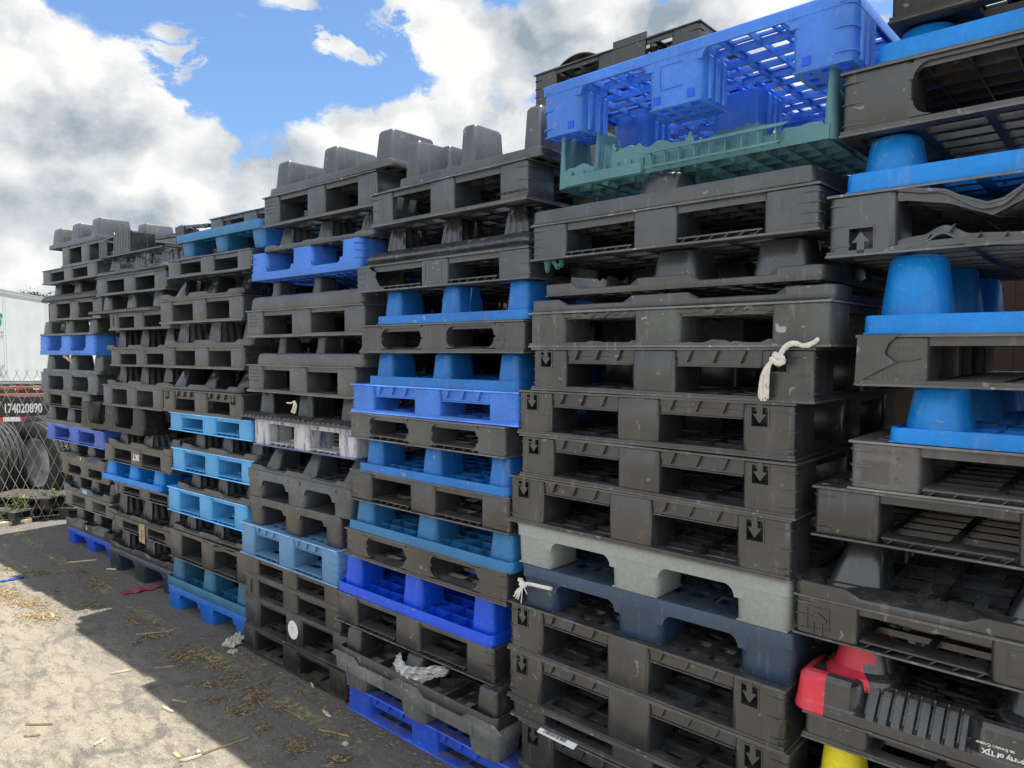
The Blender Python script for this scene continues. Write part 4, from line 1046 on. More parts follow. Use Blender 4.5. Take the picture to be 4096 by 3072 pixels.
('rack','kw',-2.803,1.970,1.0288,1.008,0.1461,0.0077,'brownish black pallet with ribbed lower deck edge, fifth stack from left',{'ribs': 3, 'comb': 1},510),
('nest','tb',-2.834,1.970,0.8869,1.066,0.1420,-0.0115,'teal blue upturned pallet with cracked middle leg, fifth stack from left',{'legs': 'plain', 'lx': 0.18, 'rh': 0.041},511),
('rack','kw',-2.849,1.970,0.7544,1.050,0.1325,-0.0038,'brownish black pallet with rounded windows on royal blue legs, fifth stack from left',{'rnd': 2, 'ribs': 3},512),
('nest','rb',-2.930,1.970,0.5638,1.046,0.1906,0.0038,'vivid royal blue upturned pallet with diagonal ribs, fifth stack from left',{'legs': 'plain', 'lx': 0.18, 'rh': 0.045},513),
('rack','kw',-2.931,1.970,0.4116,1.050,0.1522,0.0115,'dark grey pallet under the vivid royal blue one, fifth stack from left',{'ribs': 3, 'comb': 1},514),
('nest','kd',-2.848,1.920,0.2783,1.042,0.1333,-0.0077,'upturned black pallet holding a scrap of clear plastic, fifth stack from left',{'legs': 'block', 'lx': 0.16, 'coarse': 1, 'rh': 0.048},515),
('nestup','gr2',-2.870,1.910,0.1240,1.069,0.1543,0.0000,'scuffed grey pallet standing on nine dark legs, fifth stack from left',{'rh': 0.058, 'notchrim': 1, 'lx': 0.24},516),
('rack','db',-2.843,1.970,0.0000,1.095,0.1240,0.0077,'dusty ultramarine pallet lying on the ground, 18th from top of fifth stack from left',{'ribs': 4, 'gus': 1},517),
('open','ub',-1.635,1.969,2.4795,1.048,0.1793,-0.0087,'large bright blue nine leg pallet seen from below, second stack from right',{'bt': 0.034, 'rnd': 1, 'ribs': 3, 'big': 1},600),
('teal','te',-1.576,1.969,2.2929,0.943,0.1866,-0.0010,'broken teal pallet with jagged torn legs, 2nd from top of second stack from right',{},601),
('nest','kc',-1.683,1.970,2.1815,1.000,0.1115,-0.0202,'upturned black pallet with broken corner leg under the teal one, second stack from right',{'legs': 'round', 'lx': 0.28, 'brokenleg': 1, 'skip': 2, 'rh': 0.045},602),
('rack','kc',-1.677,1.970,2.0518,1.009,0.1296,-0.0126,'grey black pallet with four ribs at each corner, second stack from right',{'ribs': 4, 'comb': 1},603),
('nest','kc',-1.620,1.969,1.9222,0.961,0.1296,-0.0049,'upturned black pallet with broken left leg nested on another, second stack from right',{'rim': 'notch', 'legs': 'plain', 'lx': 0.25, 'brokenleg': 1, 'rh': 0.041},604),
('nest','kc',-1.682,1.970,1.8692,1.055,0.0530,0.0028,'upturned black pallet nested beneath a broken legged one, second stack from right',{'rim': 'notch', 'legs': 'none', 'rh': 0.04},605),
('rack','wg',-1.686,1.970,1.7414,1.054,0.1278,-0.0164,'worn greenish grey pallet with crushed deck edges, second stack from right',{'worn': 1},606),
('rack','ka',-1.672,1.969,1.5877,1.000,0.1537,-0.0087,'black arrow pallet with white rope knotted at its right, second stack from right',{'arrow': 1, 'gus': 1, 'ribs': 3},607),
('rack','ka',-1.740,1.970,1.4250,1.015,0.1627,-0.0010,'black arrow pallet, second down of four stacked together, second stack from right',{'arrow': 1, 'gus': 1, 'ribs': 3},608),
('rack','ka',-1.731,1.970,1.2659,1.018,0.1590,-0.0202,'black arrow pallet, third down of four stacked together, second stack from right',{'arrow': 1, 'gus': 1, 'ribs': 3},609),
('rack','ka',-1.783,1.970,1.0882,1.057,0.1777,-0.0126,'black arrow pallet lying on the pale grey pallet, second stack from right',{'arrow': 1, 'gus': 1, 'ribs': 3},610),
('open','lg',-1.756,1.970,0.9375,1.029,0.1507,-0.0049,'pale grey green nine leg pallet with arched openings, second stack from right',{'bt': 0.045, 'rnd': 1},611),
('open','nv',-1.731,1.970,0.7839,1.013,0.1536,0.0028,'navy blue nine leg pallet with white rope tied round a leg',{'bt': 0.045, 'deck': 'holes', 'rnd': 1},612),
('rack','ka',-1.787,1.970,0.6013,1.055,0.1826,-0.0164,'black arrow pallet under the navy blue pallet, second stack from right',{'arrow': 1, 'gus': 1, 'ribs': 3},613),
('rack','ka',-1.794,1.971,0.4087,1.073,0.1926,-0.0087,'black arrow pallet, second below the navy blue pallet, second stack from right',{'arrow': 1, 'gus': 1, 'ribs': 3},614),
('rack','ka',-1.775,1.970,0.3424,1.063,0.0663,-0.0010,'thin black pallet with a round hole in its corner, second stack from right',{'thin': 1},615),
('rack','ka',-1.734,1.970,0.1694,1.039,0.1731,-0.0202,'black arrow pallet with white barcode label on its edge, second stack from right',{'arrow': 1, 'gus': 1, 'barcode': 1},616),
('rack','kd',-1.734,1.970,0.0000,1.020,0.1694,-0.0087,'black pallet at the bottom of the second stack from right below the frame',dict(far=1),660),
('rack','kk',-0.510,1.970,2.5401,1.080,0.1584,-0.0115,'black pallet at the very top with lattice underside, 1st from top of rightmost stack',{},700),
('nest','bb',-0.541,1.970,2.4509,1.080,0.0892,-0.0038,'vivid blue upturned pallet at the top right corner, 2nd from top of rightmost stack',{'legs': 'round', 'lx': 0.2, 'rh': 0.047},701),
('rack','kw',-0.620,1.970,2.2834,1.080,0.1675,0.0038,'grey black pallet with chewed top edge and rounded window, rightmost stack',{'rnd': 2, 'ribs': 3},702),
('nest','bb',-0.609,1.970,2.1395,1.080,0.1439,0.0115,'vivid blue upturned pallet with scuffed leg, second blue down, rightmost stack',{'legs': 'round', 'lx': 0.2, 'rh': 0.048},703),
('rack','kc',-0.648,1.970,1.9747,1.080,0.1648,-0.0077,'grey black pallet with badly buckled decks and upward arrow, rightmost stack',{'arrowup': 1, 'bent': 1, 'ribs': 3},704),
('nest','bb',-0.559,1.970,1.7737,1.080,0.2010,0.0000,'vivid blue upturned pallet with scraped rim, 6th from top of rightmost stack',{'legs': 'round', 'lx': 0.22, 'rh': 0.048},705),
('rack','kw',-0.569,1.970,1.6408,1.080,0.1329,0.0077,'grey black pallet with a jagged crack in its corner, rightmost stack',{'crack': 1, 'ribs': 3},706),
('nest','bb',-0.493,1.970,1.5005,1.080,0.1404,-0.0115,'vivid blue upturned pallet, lowest of its colour, 8th from top of rightmost stack',{'legs': 'round', 'lx': 0.2, 'rh': 0.038},707),
('rack','kg2',-0.580,1.970,1.3693,1.080,0.1312,-0.0038,'grey pallet embossed with its size and a grid, 9th from top of rightmost stack',{'t1100': 1, 'ribs': 3, 'comb': 1},708),
('rack','kd',-0.670,1.970,1.2303,1.080,0.1390,0.0038,'black pallet with open topped edge cells and pocketed lower edge, rightmost stack',{'comb': 1, 'ribs': 2},709),
('nest','kb2',-0.714,1.970,1.0639,1.080,0.1663,0.0115,'upturned black pallet with shiny sloping edge panel, 11th from top of rightmost stack',{'rim': 'slope', 'legs': 'slant', 'coarse': 1, 'plt': 1, 'dot': 0, 'rh': 0.038},710),
('rack','ka',-0.715,1.970,0.9484,1.080,0.1156,-0.0077,'black pallet with upward house shaped arrow emblem, 12th from top of rightmost stack',{'arrowup': 2, 'ribs': 3, 'comb': 1},711),
('nest','kr',-0.706,1.970,0.7404,1.080,0.2080,0.0000,'heavy black upturned pallet with red corner leg and white writing, rightmost stack',{'rim': 'heavy', 'legs': 'red', 'lx': 0.22, 'rh': 0.11},712),
('rack','kw',-0.685,1.970,0.6622,1.080,0.0782,0.0077,'plain black pallet between red and yellow legged pallets, 14th from top of rightmost stack',{},713),
('nest','ky',-0.682,1.970,0.4813,1.080,0.1809,-0.0115,'upturned black pallet with bright yellow leg, 15th from top of rightmost stack',{'legs': 'yellow', 'lx': 0.15, 'ly': 0.15, 'rh': 0.05},714),
('rack','kd',-0.682,1.970,0.3209,1.020,0.1604,0.0000,'black pallet at the bottom of the rightmost stack below the frame',dict(far=1),760),
('rack','kd',-0.682,1.970,0.1604,1.020,0.1604,0.0000,'black pallet at the bottom of the rightmost stack below the frame',dict(far=1),761),
('rack','kd',-0.682,1.970,0.0000,1.020,0.1604,0.0000,'black pallet at the bottom of the rightmost stack below the frame',dict(far=1),762),
):
    pallet(*row)
# stack behind the second one from the right, whose top pallet shows over the blue one
REAR = (-2.621, 3.062, 1.008, 0.209)
rx, rz, rw, rh = REAR
nrear = 15
for k in range(nrear):
    hh = rz/nrear; dx = .03*sin(k*2.3)
    pallet('rack', 'kk', rx+dx, 3.12, k*hh, 1.05, hh, 0, 'black pallet in the rear stack behind the large bright blue one', dict(far=1), 900+k)
r_ = pallet('rack', 'kd', rx, 3.10, rz, rw, rh, 0, 'black pallet whose broken ends rise behind the large bright blue one', dict(ribs=4, far=1), 990)
mb = MB(); K = 14
for i in range(K):
    a0, a1 = i/K, (i+1)/K; f = lambda t: (-rw/2+.17+.26*t, rh+.045*sin(pi*t)**.7-.01*t)
    (xa, za), (xb, zb) = f(a0), f(a1)
    mb.add([(xa,-.52,za),(xb,-.52,zb),(xb,-.30,zb-.02),(xa,-.30,za-.02),(xa,-.52,za-.006),(xb,-.52,zb-.006),(xb,-.30,zb-.026),(xa,-.30,za-.026)], [(0,1,2,3),(7,6,5,4),(0,4,5,1),(1,5,6,2),(2,6,7,3),(3,7,4,0)])
mb.build('torn_flap', 'kd', r_)
mb = MB(); rg = ragged(7, 4, -.02, .02)
for k in range(5): mb.box(.40*rw-.20+k*.03, .40*rw-.196+k*.03, -.47+.03*k, -.40+.03*k, rh*.2, rh+rg[k]-.01*k+.02)
mb.prism([(.02,rh*.1),(.20,rh*.1),(.215,rh+.03),(.02,rh+.03)], -.525, -.515); mb.build('broken_end', 'kd', r_)

PT = {(2174, 1044): (-1.6557, 2.01, 2.0565), (2196, 1040): (-1.63, 2.01, 2.0579), (2184, 1092): (-1.6438, 2.01, 2.0123), (2200, 1040): (-1.6253, 2.01, 2.0575), (2240, 1036): (-1.5796, 2.01, 2.0572), (2226, 1078): (-1.5953, 2.01, 2.0212), (2216, 1038): (-1.6069, 2.01, 2.0578), (2246, 1034): (-1.5728, 2.01, 2.0584), (2240, 1070): (-1.5794, 2.01, 2.0271)}
# ------------------------------------------------------------------ small things lying in and on the stacks
def rope(name, label, strands, mat='white_rope', cat='rope', r=.006):
    mb = MB()
    for P, rr_ in strands:
        V = [Vector(p) for p in P]; Q = []
        for i in range(len(V)-1):
            p0, p1, p2, p3 = V[max(i-1,0)], V[i], V[i+1], V[min(i+2,len(V)-1)]
            for k in range(8):
                t = k/8; Q.append(.5*((2*p1)+(p2-p0)*t+(2*p0-5*p1+4*p2-p3)*t*t+(3*p1-p0-3*p2+p3)*t**3))
        Q.append(V[-1]); n = len(Q)
        m_ = 1 if rr_ < .0035 else 5
        for q in range(m_):
            if m_ == 1: mb.tube(Q, rr_, 6); continue
            S_ = []
            for i, p in enumerate(Q):
                tg = (Q[min(i+1,n-1)]-Q[max(i-1,0)]).normalized(); u = tg.cross(Vector((0,1,.2))).normalized(); v = tg.cross(u)
                an = 2*pi*q/m_+i*.42; S_.append(p+(u*cos(an)+v*sin(an))*rr_*.55)
            mb.tube(S_, [rr_*.50*(1-.3*(i == n-1)) for i in range(n)], 5)
    o = mb.build(name, mat, smooth=60); tag(o, label, cat); return o
def sh(P, dx=0, dy=0, dz=0): return [(p[0]+dx, p[1]+dy, p[2]+dz) for p in P]
K1 = (-0.7614, 1.935, 1.7117)
st = [([(-0.7599, 1.935, 1.7063), (-0.7528, 1.93, 1.7214), (-0.7428, 1.935, 1.7404), (-0.7266, 1.94, 1.7512), (-0.7097, 1.945, 1.7498)], .0075),
      ([(-0.7097, 1.945, 1.7498), (-0.6945, 1.94, 1.7457), (-0.6782, 1.94, 1.7496), (-0.6648, 1.942, 1.7562), (-0.6612, 1.95, 1.7629)], .0062),
      ([(-0.6945, 1.94, 1.7444), (-0.68, 1.938, 1.7443), (-0.6718, 1.94, 1.7523)], .004),
      ([(-0.7693, 1.93, 1.7213), (-0.7501, 1.92, 1.7147), (-0.7431, 1.92, 1.7032), (-0.7553, 1.92, 1.6983), (-0.7774, 1.93, 1.7103)], .009),
      ([(-0.7761, 1.93, 1.7117), (-0.7601, 1.92, 1.7023), (-0.7485, 1.92, 1.6998), (-0.7486, 1.93, 1.7173)], .008)]
for k in range(8):
    e = (k-3.5)
    st.append(([(-0.7677, 1.93, 1.7117), (lambda q: (q[0]+e*.0012, q[1]-.002*(k%2), q[2]))((-0.7848, 1.93, 1.6909)), (lambda q: (q[0]+e*.0028, q[1]-.003*(k%3), q[2]))((-0.7968, 1.935, 1.6573)), (lambda q: (q[0]+e*.0036, q[1]-.003*(k%2), q[2]-.006*(k%3)))((-0.8022, 1.94, 1.604))], .0042))
rope('knotted_rope', 'white rope knotted through the arrow slot of a black pallet', st)
st = [([(-1.7141, 1.955, 0.8817), (-1.6899, 1.94, 0.8757), (-1.6627, 1.945, 0.8787), (-1.6135, 1.95, 0.8793), (-1.5745, 1.952, 0.8804), (-1.5861, 1.975, 0.8719), (-1.6138, 2.06, 0.8535), (-1.6614, 2.2, 0.8216)], .0070),
      ([(-1.7227, 1.955, 0.8798), (-1.6948, 1.94, 0.8784), (-1.6783, 1.935, 0.874), (-1.688, 1.935, 0.8681), (-1.7046, 1.94, 0.8725)], .008)]
st.append(([(-1.6923, 1.94, 0.8733), (-1.7026, 1.935, 0.8554), (-1.7174, 1.935, 0.8389), (-1.7386, 1.942, 0.8161)], 0.0034))
st.append(([(-1.6923, 1.94, 0.8733), (-1.7002, 1.935, 0.8541), (-1.7112, 1.935, 0.8357), (-1.7286, 1.942, 0.8119)], 0.0034))
st.append(([(-1.6923, 1.94, 0.8733), (-1.6965, 1.935, 0.8531), (-1.7051, 1.935, 0.8343), (-1.7186, 1.942, 0.8105)], 0.0034))
st.append(([(-1.6923, 1.94, 0.8733), (-1.6916, 1.935, 0.8496), (-1.694, 1.935, 0.8275), (-1.7026, 1.942, 0.7993)], 0.0022))
st.append(([(-1.6923, 1.94, 0.8733), (-1.6819, 1.935, 0.863), (-1.6758, 1.935, 0.8541), (-1.6746, 1.942, 0.8396)], 0.0022))
st.append(([(-1.6923, 1.94, 0.8733), (-1.7014, 1.935, 0.8604), (-1.7149, 1.935, 0.8489), (-1.7336, 1.942, 0.8315)], 0.0022))
rope('tied_rope', 'white plastic rope tied round the navy blue leg', st)
rope('tied_strip', 'thin white strip knotted on a leg above the zigzag lip', [([(-3.3858, 1.985, 1.4542), (-3.3186, 1.97, 1.4571), (-3.2786, 1.965, 1.4684), (-3.2743, 1.965, 1.4493), (-3.3031, 1.97, 1.4059)], .004), ([(-3.2786, 1.965, 1.4671), (-3.2567, 1.96, 1.4441), (-3.2836, 1.967, 1.4072)], .006), ([(-3.2786, 1.965, 1.4671), (-3.2807, 1.96, 1.4363), (-3.3125, 1.967, 1.4107)], .005)], cat='strip')
# crumpled clear film
mb = MB(); nx, ny = 60, 14; rn = random.Random(3); CP = [Vector(p) for p in ((-2.4473, 1.955, 0.3693), (-2.4054, 1.935, 0.3458), (-2.3476, 1.925, 0.3294), (-2.2627, 1.93, 0.3564), (-2.1979, 1.95, 0.3826), (-2.1673, 2.0, 0.3727))]
WD = (.030,.050,.042,.034,.030,.022); g = [[None]*(ny+1) for _ in range(nx+1)]
for i in range(nx+1):
    T = i/nx*(len(CP)-1); k = min(int(T), len(CP)-2); e = T-k; p0, p1, p2, p3 = CP[max(k-1,0)], CP[k], CP[k+1], CP[min(k+2,len(CP)-1)]
    p = .5*((2*p1)+(p2-p0)*e+(2*p0-5*p1+4*p2-p3)*e*e+(3*p1-p0-3*p2+p3)*e**3); tg = ((p2-p0)*(1-e)+(p3-p1)*e).normalized(); nn = Vector((-tg.z,0,tg.x)); w0 = WD[k]+(WD[k+1]-WD[k])*e
    for j in range(ny+1):
        u = j/ny-.5; fr = 1+.12*sin(u*31+1)*(i < 6)
        g[i][j] = p+nn*(u*2*w0*fr+.003*sin(i*.9+u*5))+Vector((0, .010*sin(u*17+i*.22)+.006*sin(u*41-i*.37), 0))
for i in range(nx):
    for j in range(ny): mb.face((g[i][j],g[i+1][j],g[i+1][j+1],g[i][j+1]))
tag(mb.build('plastic_scrap', 'film', smooth=80, recalc=False), 'crumpled scrap of clear plastic film caught in an upturned black pallet', 'plastic film')
q = (-3.7612, 2.16, 0.4); mb = MB(); mb.obox((q[0], q[1], q[2]), (.085,.045,.018), (0,0,.25)); mb.obox((q[0]+.02, q[1]+.03, q[2]+.025), (.06,.03,.010), (0,0,-.2))
tag(mb.build('broken_brick', 'brick', smooth=0), 'reddish brown broken brick lying inside a black pallet', 'brick')
q = (-6.6126, 2.0, 0.5423); mb = MB(); mb.box(q[0]-.055, q[0]+.055, q[1]-.012, q[1]-.010, q[2]-.016, q[2]+.016); mb_s = mb.build('rim_sticker', 'blue_sticker'); tag(mb_s, 'small light blue sticker on the rim of an upturned black pallet', 'sticker')
rope('paper_scrap', 'torn pale paper strip hanging under the bright blue pallet at left', [([(-7.0301, 1.99, 1.6764), (-6.9162, 1.98, 1.6621), (-6.8395, 1.98, 1.6415), (-6.7808, 1.985, 1.6251)], .014)], 'cardboard', 'paper')

mb = MB()
for (x0, y0, x1, y1, x2, y2) in ((2174,1044,2196,1040,2184,1092),(2200,1040,2240,1036,2226,1078),(2216,1038,2246,1034,2240,1070)):
    A3 = [PT[(x0,y0)], PT[(x1,y1)], PT[(x2,y2)]]; n3 = [(p[0]+.004, p[1]+.012, p[2]) for p in A3]
    mb.add(A3+n3, [(0,1,2),(5,4,3),(0,3,4,1),(1,4,5,2),(2,5,3,0)])
tag(mb.build('teal_shards', 'te', smooth=0), 'small torn teal shards hanging under a grey black pallet corner', 'plastic shard')

# ------------------------------------------------------------------ litter on the ground
def lump(name, P, mat, label, cat, hh=.012, group=None):
    mb = MB(); n = len(P); cx = sum(p[0] for p in P)/n; cy = sum(p[1] for p in P)/n
    top = [(cx+(x-cx)*.8, cy+(y-cy)*.8, hh*random.uniform(.6,1.1)) for x, y in P]
    mb.loft([[(x,y,.0005) for x, y in P], [(x,y,hh*.35) for x, y in P], top]); tag(mb.build(name, mat, smooth=50), label, cat, group)
CH = ((-5.951,1.301,0.099,0.088,0.220,-0.050,420),
(-5.300,1.328,0.135,0.122,0.139,-0.036,560),
(-5.647,1.348,0.138,0.125,0.120,-0.029,420),
(-6.665,1.441,0.080,0.071,0.127,-0.029,90),
(-5.745,1.779,0.102,0.092,0.202,-0.064,170),
(-6.377,1.585,0.118,0.106,0.097,-0.024,90),
(-6.132,1.806,0.079,0.070,0.084,-0.025,70),
(-5.764,1.971,0.057,0.052,0.127,-0.044,80),
(-5.265,1.606,0.102,0.091,0.136,-0.043,120),
(-4.775,1.686,0.065,0.058,0.103,-0.038,110),
(-4.620,1.750,0.047,0.043,0.057,-0.022,60),
(-4.427,1.675,0.083,0.075,0.065,-0.025,120),
(-4.012,1.698,0.115,0.103,0.152,-0.066,420),
(-3.757,1.753,0.056,0.050,0.061,-0.028,90),
(-3.564,1.635,0.085,0.076,0.054,-0.026,150),
(-3.394,1.572,0.044,0.040,0.049,-0.023,90),
(-3.558,1.769,0.054,0.049,0.056,-0.028,120),
(-3.283,1.719,0.076,0.068,0.095,-0.051,260),
(-3.184,1.606,0.060,0.054,0.059,-0.031,160),
(-2.970,1.593,0.028,0.026,0.040,-0.021,60),
(-2.719,1.615,0.050,0.044,0.070,-0.042,190),
(-2.691,1.768,0.057,0.051,0.030,-0.019,90),
(-4.411,1.573,0.037,0.034,0.051,-0.019,40),
(-5.791,1.540,0.055,0.049,0.101,-0.028,60),
(-3.081,1.742,0.037,0.033,0.044,-0.025,80),
(-2.505,1.686,0.043,0.039,0.042,-0.028,80),
(-6.357,1.547,0.194,0.175,0.095,-0.024,80),
(-3.379,1.827,0.039,0.035,0.034,-0.019,50),
(-3.051,1.999,0.051,0.046,0.031,-0.021,80),)
mbs = MB(); mbd = MB(); rn = random.Random(7)
def chip(mb, x, y, z, l, w_, t, a, tilt): mb.obox((x, y, z), (l/2, w_/2, t/2), (rn.uniform(-.4,.4), tilt, a))
for cx, cy, ux, uy, vx, vy, n in CH:
    for k in range(n*2):
        a, r_ = rn.uniform(0, 2*pi), abs(rn.gauss(0, .55)); x = cx+ux*r_*cos(a)+vx*r_*sin(a); y = cy+uy*r_*cos(a)+vy*r_*sin(a)
        if y > 1.94: continue
        l = rn.uniform(.006, .026)*(1 if rn.random() < .9 else 2.0); big = rn.random()
        chip(mbs if big < (.62 if cy < 1.5 else .30) else mbd, x, y, .002+.010*rn.random()*max(0, 1-r_), l, rn.uniform(.0012, .0038), .0012, rn.uniform(0, pi), rn.uniform(-.25,.25))
for k in range(900):
    x = rn.uniform(-8.3, -1.0); y = 1.93-abs(rn.gauss(0, .55)); l = rn.uniform(.004,.014); chip(mbs if rn.random() < .3 else mbd, x, y, .0015, l, rn.uniform(.0015,.004), .0014, rn.uniform(0, pi), 0)
for k in range(500):
    x = rn.uniform(-4.2, -1.2); y = 1.95-abs(rn.gauss(0, .05)); chip(mbs if rn.random() < .3 else mbd, x, y, .002, rn.uniform(.006,.03), rn.uniform(.0015,.004), .0016, rn.uniform(0, pi), .1)
tag(mbs.build('straw_chips', 'straw', smooth=0, recalc=False), kind='stuff'); tag(mbd.build('wood_chips', 'dark_chips', smooth=0, recalc=False), kind='stuff')
STK = (((-4.081, 1.324),(-4.047, 1.422),0.012,'pale_wood','pale flat splinter lying across the sunlit edge of shadow'),
((-3.51, 1.367),(-3.419, 1.377),0.016,'pale_wood','short broad splinter in the sunlight near the shadow edge'),
((-3.545, 1.425),(-3.463, 1.465),0.01,'old_wood','brown splinter lying on the shadow line beside a broad one'),
((-2.982, 1.224),(-2.939, 1.511),0.006,'old_wood','long thin stick reaching from sunlight into shadow'),
((-2.984, 1.225),(-2.96, 1.307),0.014,'pale_wood','pale split piece at the lower end of the long stick'),
((-3.813, 0.875),(-3.723, 0.959),0.008,'old_wood','thin stick alone on the sunlit ground at lower left'),
((-3.7, 0.841),(-3.662, 0.893),0.01,'old_wood','brown stick below another on the sunlit ground at lower left'),
((-3.383, 1.026),(-3.411, 1.079),0.013,'pale_wood','slanting pale chip on the sunlit ground near the bottom edge'),
((-3.271, 2.014),(-3.14, 1.967),0.014,'pale_wood','pale splinter at the grid base of the middle stack'),
((-2.767, 1.757),(-2.616, 1.816),0.01,'old_wood','grey brown stick on shaded ground by the dusty blue pallet'),
((-6.493, 1.823),(-6.406, 2.001),0.02,'pale_wood','pale broad splinter near the blue legged pallet of the leftmost stack'),
((-2.905, 1.868),(-2.823, 1.857),0.014,'pale_wood','pale curled splinter on dark ground right of the shadow'),
((-4.53, 1.617),(-4.438, 1.769),0.006,'old_wood','thin twig beside chips in the shade before the azure pallet'),
((-3.973, 1.508),(-3.919, 1.593),0.01,'old_wood','narrow brown stick in shade beside the step of shadow'),
((-6.078, 1.969),(-5.984, 2.042),0.018,'pale_wood','pale splinter by the left leg of the slate blue pallet'),
((-5.327, 1.384),(-5.211, 1.369),0.02,'straw','upright straw flake in the sunlit heap'),)
for (a, b, wd, mat, lab) in STK:
    mb = MB(); A = Vector((*a, .006)); B = Vector((*b, .006)); K = 6; s = (B-A).cross(Vector((0,0,1))).normalized()
    P = [A.lerp(B, k/K)+s*wd*.12*sin(k*2.1+a[0]*9) for k in range(K+1)]
    L = []
    for k, p in enumerate(P):
        q = wd*.55*(.35+.65*sin(pi*(.12+.76*k/K)))*random.uniform(.8,1.1); L.append([p+s*q+Vector((0,0,-.003)), p-s*q+Vector((0,0,-.004)), p-s*q*.8+Vector((0,0,.003)), p+s*q*.7+Vector((0,0,.005))])
    mb.loft(L); tag(mb.build('wood_splinter', mat, smooth=0), lab, 'stick', 'wood splinters lying on the ground')
q = (-3.043, 1.238); mb = MB(); mb.loft([rr(q[0], q[1], .028, .009, .008, .003, 5), rr(q[0], q[1], .026, .007, .006, .007, 5)]); o_ = mb.build('yellow_leaf', 'yellow_line' if False else 'straw'); tag(o_, 'yellowish leaf lying on the sunlit ground beside a long stick', 'leaf')
for (p, r_, lab) in (((-2.573, 1.767), .016, 'grey pebble on the shaded ground near the right stacks'), ((-2.99, 1.306), .013, 'pale pebble on the long stick in the sunlight')):
    mb = MB(); mb.loft([rr(p[0], p[1], r_*k, r_*.7*k, r_*.5, z, 4) for k, z in ((.7,.0),(1,.006),(.9,.012),(.4,.018))]); tag(mb.build('pebble', 'stone', smooth=60), lab, 'pebble')
# rags, strap
def rag(name, P0, P1, wd, mat, label, cat, lift=.03, seed=1):
    rn = random.Random(seed); mb = MB(); A = Vector((*P0,0)); B = Vector((*P1,0)); nx, ny = 22, 9; s = (B-A).cross(Vector((0,0,1))).normalized(); g = []
    p1, p2 = rn.uniform(0,6), rn.uniform(0,6)
    for i in range(nx+1):
        t = i/nx; ww = wd*(.35+.65*sin(pi*(.08+.84*t)))*(1+.25*sin(t*17+p1))
        g.append([A.lerp(B,t)+s*ww*(j/ny-.5)*2+Vector((0,0,.004+lift*abs(sin(t*6+p1)*cos(j*1.1+p2+t*5))*(1-abs(j/ny-.5)))) for j in range(ny+1)])
    for i in range(nx):
        for j in range(ny): mb.face((g[i][j],g[i+1][j],g[i+1][j+1],g[i][j+1]))
    o = mb.build(name, mat, smooth=70, recalc=False); md = o.modifiers.new('thickness', 'SOLIDIFY'); md.thickness = .003; tag(o, label, cat)
rag('pale_rag', (-3.938, 1.895), (-3.992, 2.014), .05, 'grey_rag', 'crumpled pale grey rag at the foot of the middle stack', 'rag', .06, 2)
rag('paper_scrap', (-3.875, 1.874), (-3.845, 1.919), .03, 'grey_rag', 'small pale torn scrap lying in front of the grey rag', 'scrap', .01, 5)
rag('pink_cloth', (-5.376, 1.83), (-5.337, 2.08), .045, 'pink_cloth', 'frayed dark pink cloth strip on the ground by the slate blue pallet', 'cloth', .02, 4)
rag('blue_strap', (-6.327, 1.323), (-6.32, 1.47), .018, 'blue_strap', 'dark blue plastic strap lying at the left edge', 'strap', .012, 6)

# ------------------------------------------------------------------ beyond the left end: fence, tyres, trailers
FB = Vector((-8.40,1.77,0)); FD = Vector((.302,.953,0)).normalized(); FN = Vector((FD.y,-FD.x,0))
fence = empty('chain_link_fence', FB, 0); tag(fence, 'rusty galvanised chain link fence behind the leftmost stack', 'fence')
s0, s1, fh, px_, pz_ = -1.3, 2.9, 1.50, .084, .100
mb = MB(); slope = px_/pz_; rn = random.Random(5)
wob = lambda s, z: .012*sin(s*5+z*4)+.008*sin(z*9-s*3)
def wire(sa, sgn):
    pts = []; n = 15
    for k in range(n+1):
        z = .02+(fh-.02)*k/n; s = sa+sgn*slope*(z)*.5*2*.5
        pts.append((s, z))
    P = [FD*(s+.35*wob(s, z))+FN*(wob(s, z)+.002*sgn)+Vector((0,0,z)) for s, z in pts if s0 <= s <= s1]
    if len(P) > 1: mb.tube(P, .0022, 4, caps=False)
sa = s0-1.0
while sa < s1+1.0:
    wire(sa, 1); wire(sa, -1)
    s = sa+slope*.5*fh
    if s0 < s < s1:
        for e in (-.012, .012): mb.tube([FD*s+Vector((0,0,fh-.004)), FD*(s+e*.3)+Vector((0,0,fh+.015)), FD*(s+e)+Vector((0,0,fh+.035))], .0024, 4, caps=False)
    sa += px_
mb.build('wire_mesh', 'galvanized', fence, recalc=False)
for s in (s0, s1):
    q = MB(); q.tube([FD*s+Vector((0,0,0)), FD*s+Vector((0,0,fh+.08))], .03, 12); q.build('post', 'galvanized', fence)
q = MB(); q.tube([FD*s0+Vector((0,0,.05)), FD*s1+Vector((0,0,.05))], .003, 6); q.build('tension_wire', 'galvanized', fence)
a, b = Vector((-8.36,1.70,.02)), Vector((-8.33,2.02,.02)); mb = MB(); mb.obox((a+b)/2, ((b-a).length/2, .035, .018), (0,0,math.atan2((b-a).y,(b-a).x))); tag(mb.build('pale_plank', 'pale_wood', smooth=0), 'pale short plank lying at the foot of the fence', 'plank')

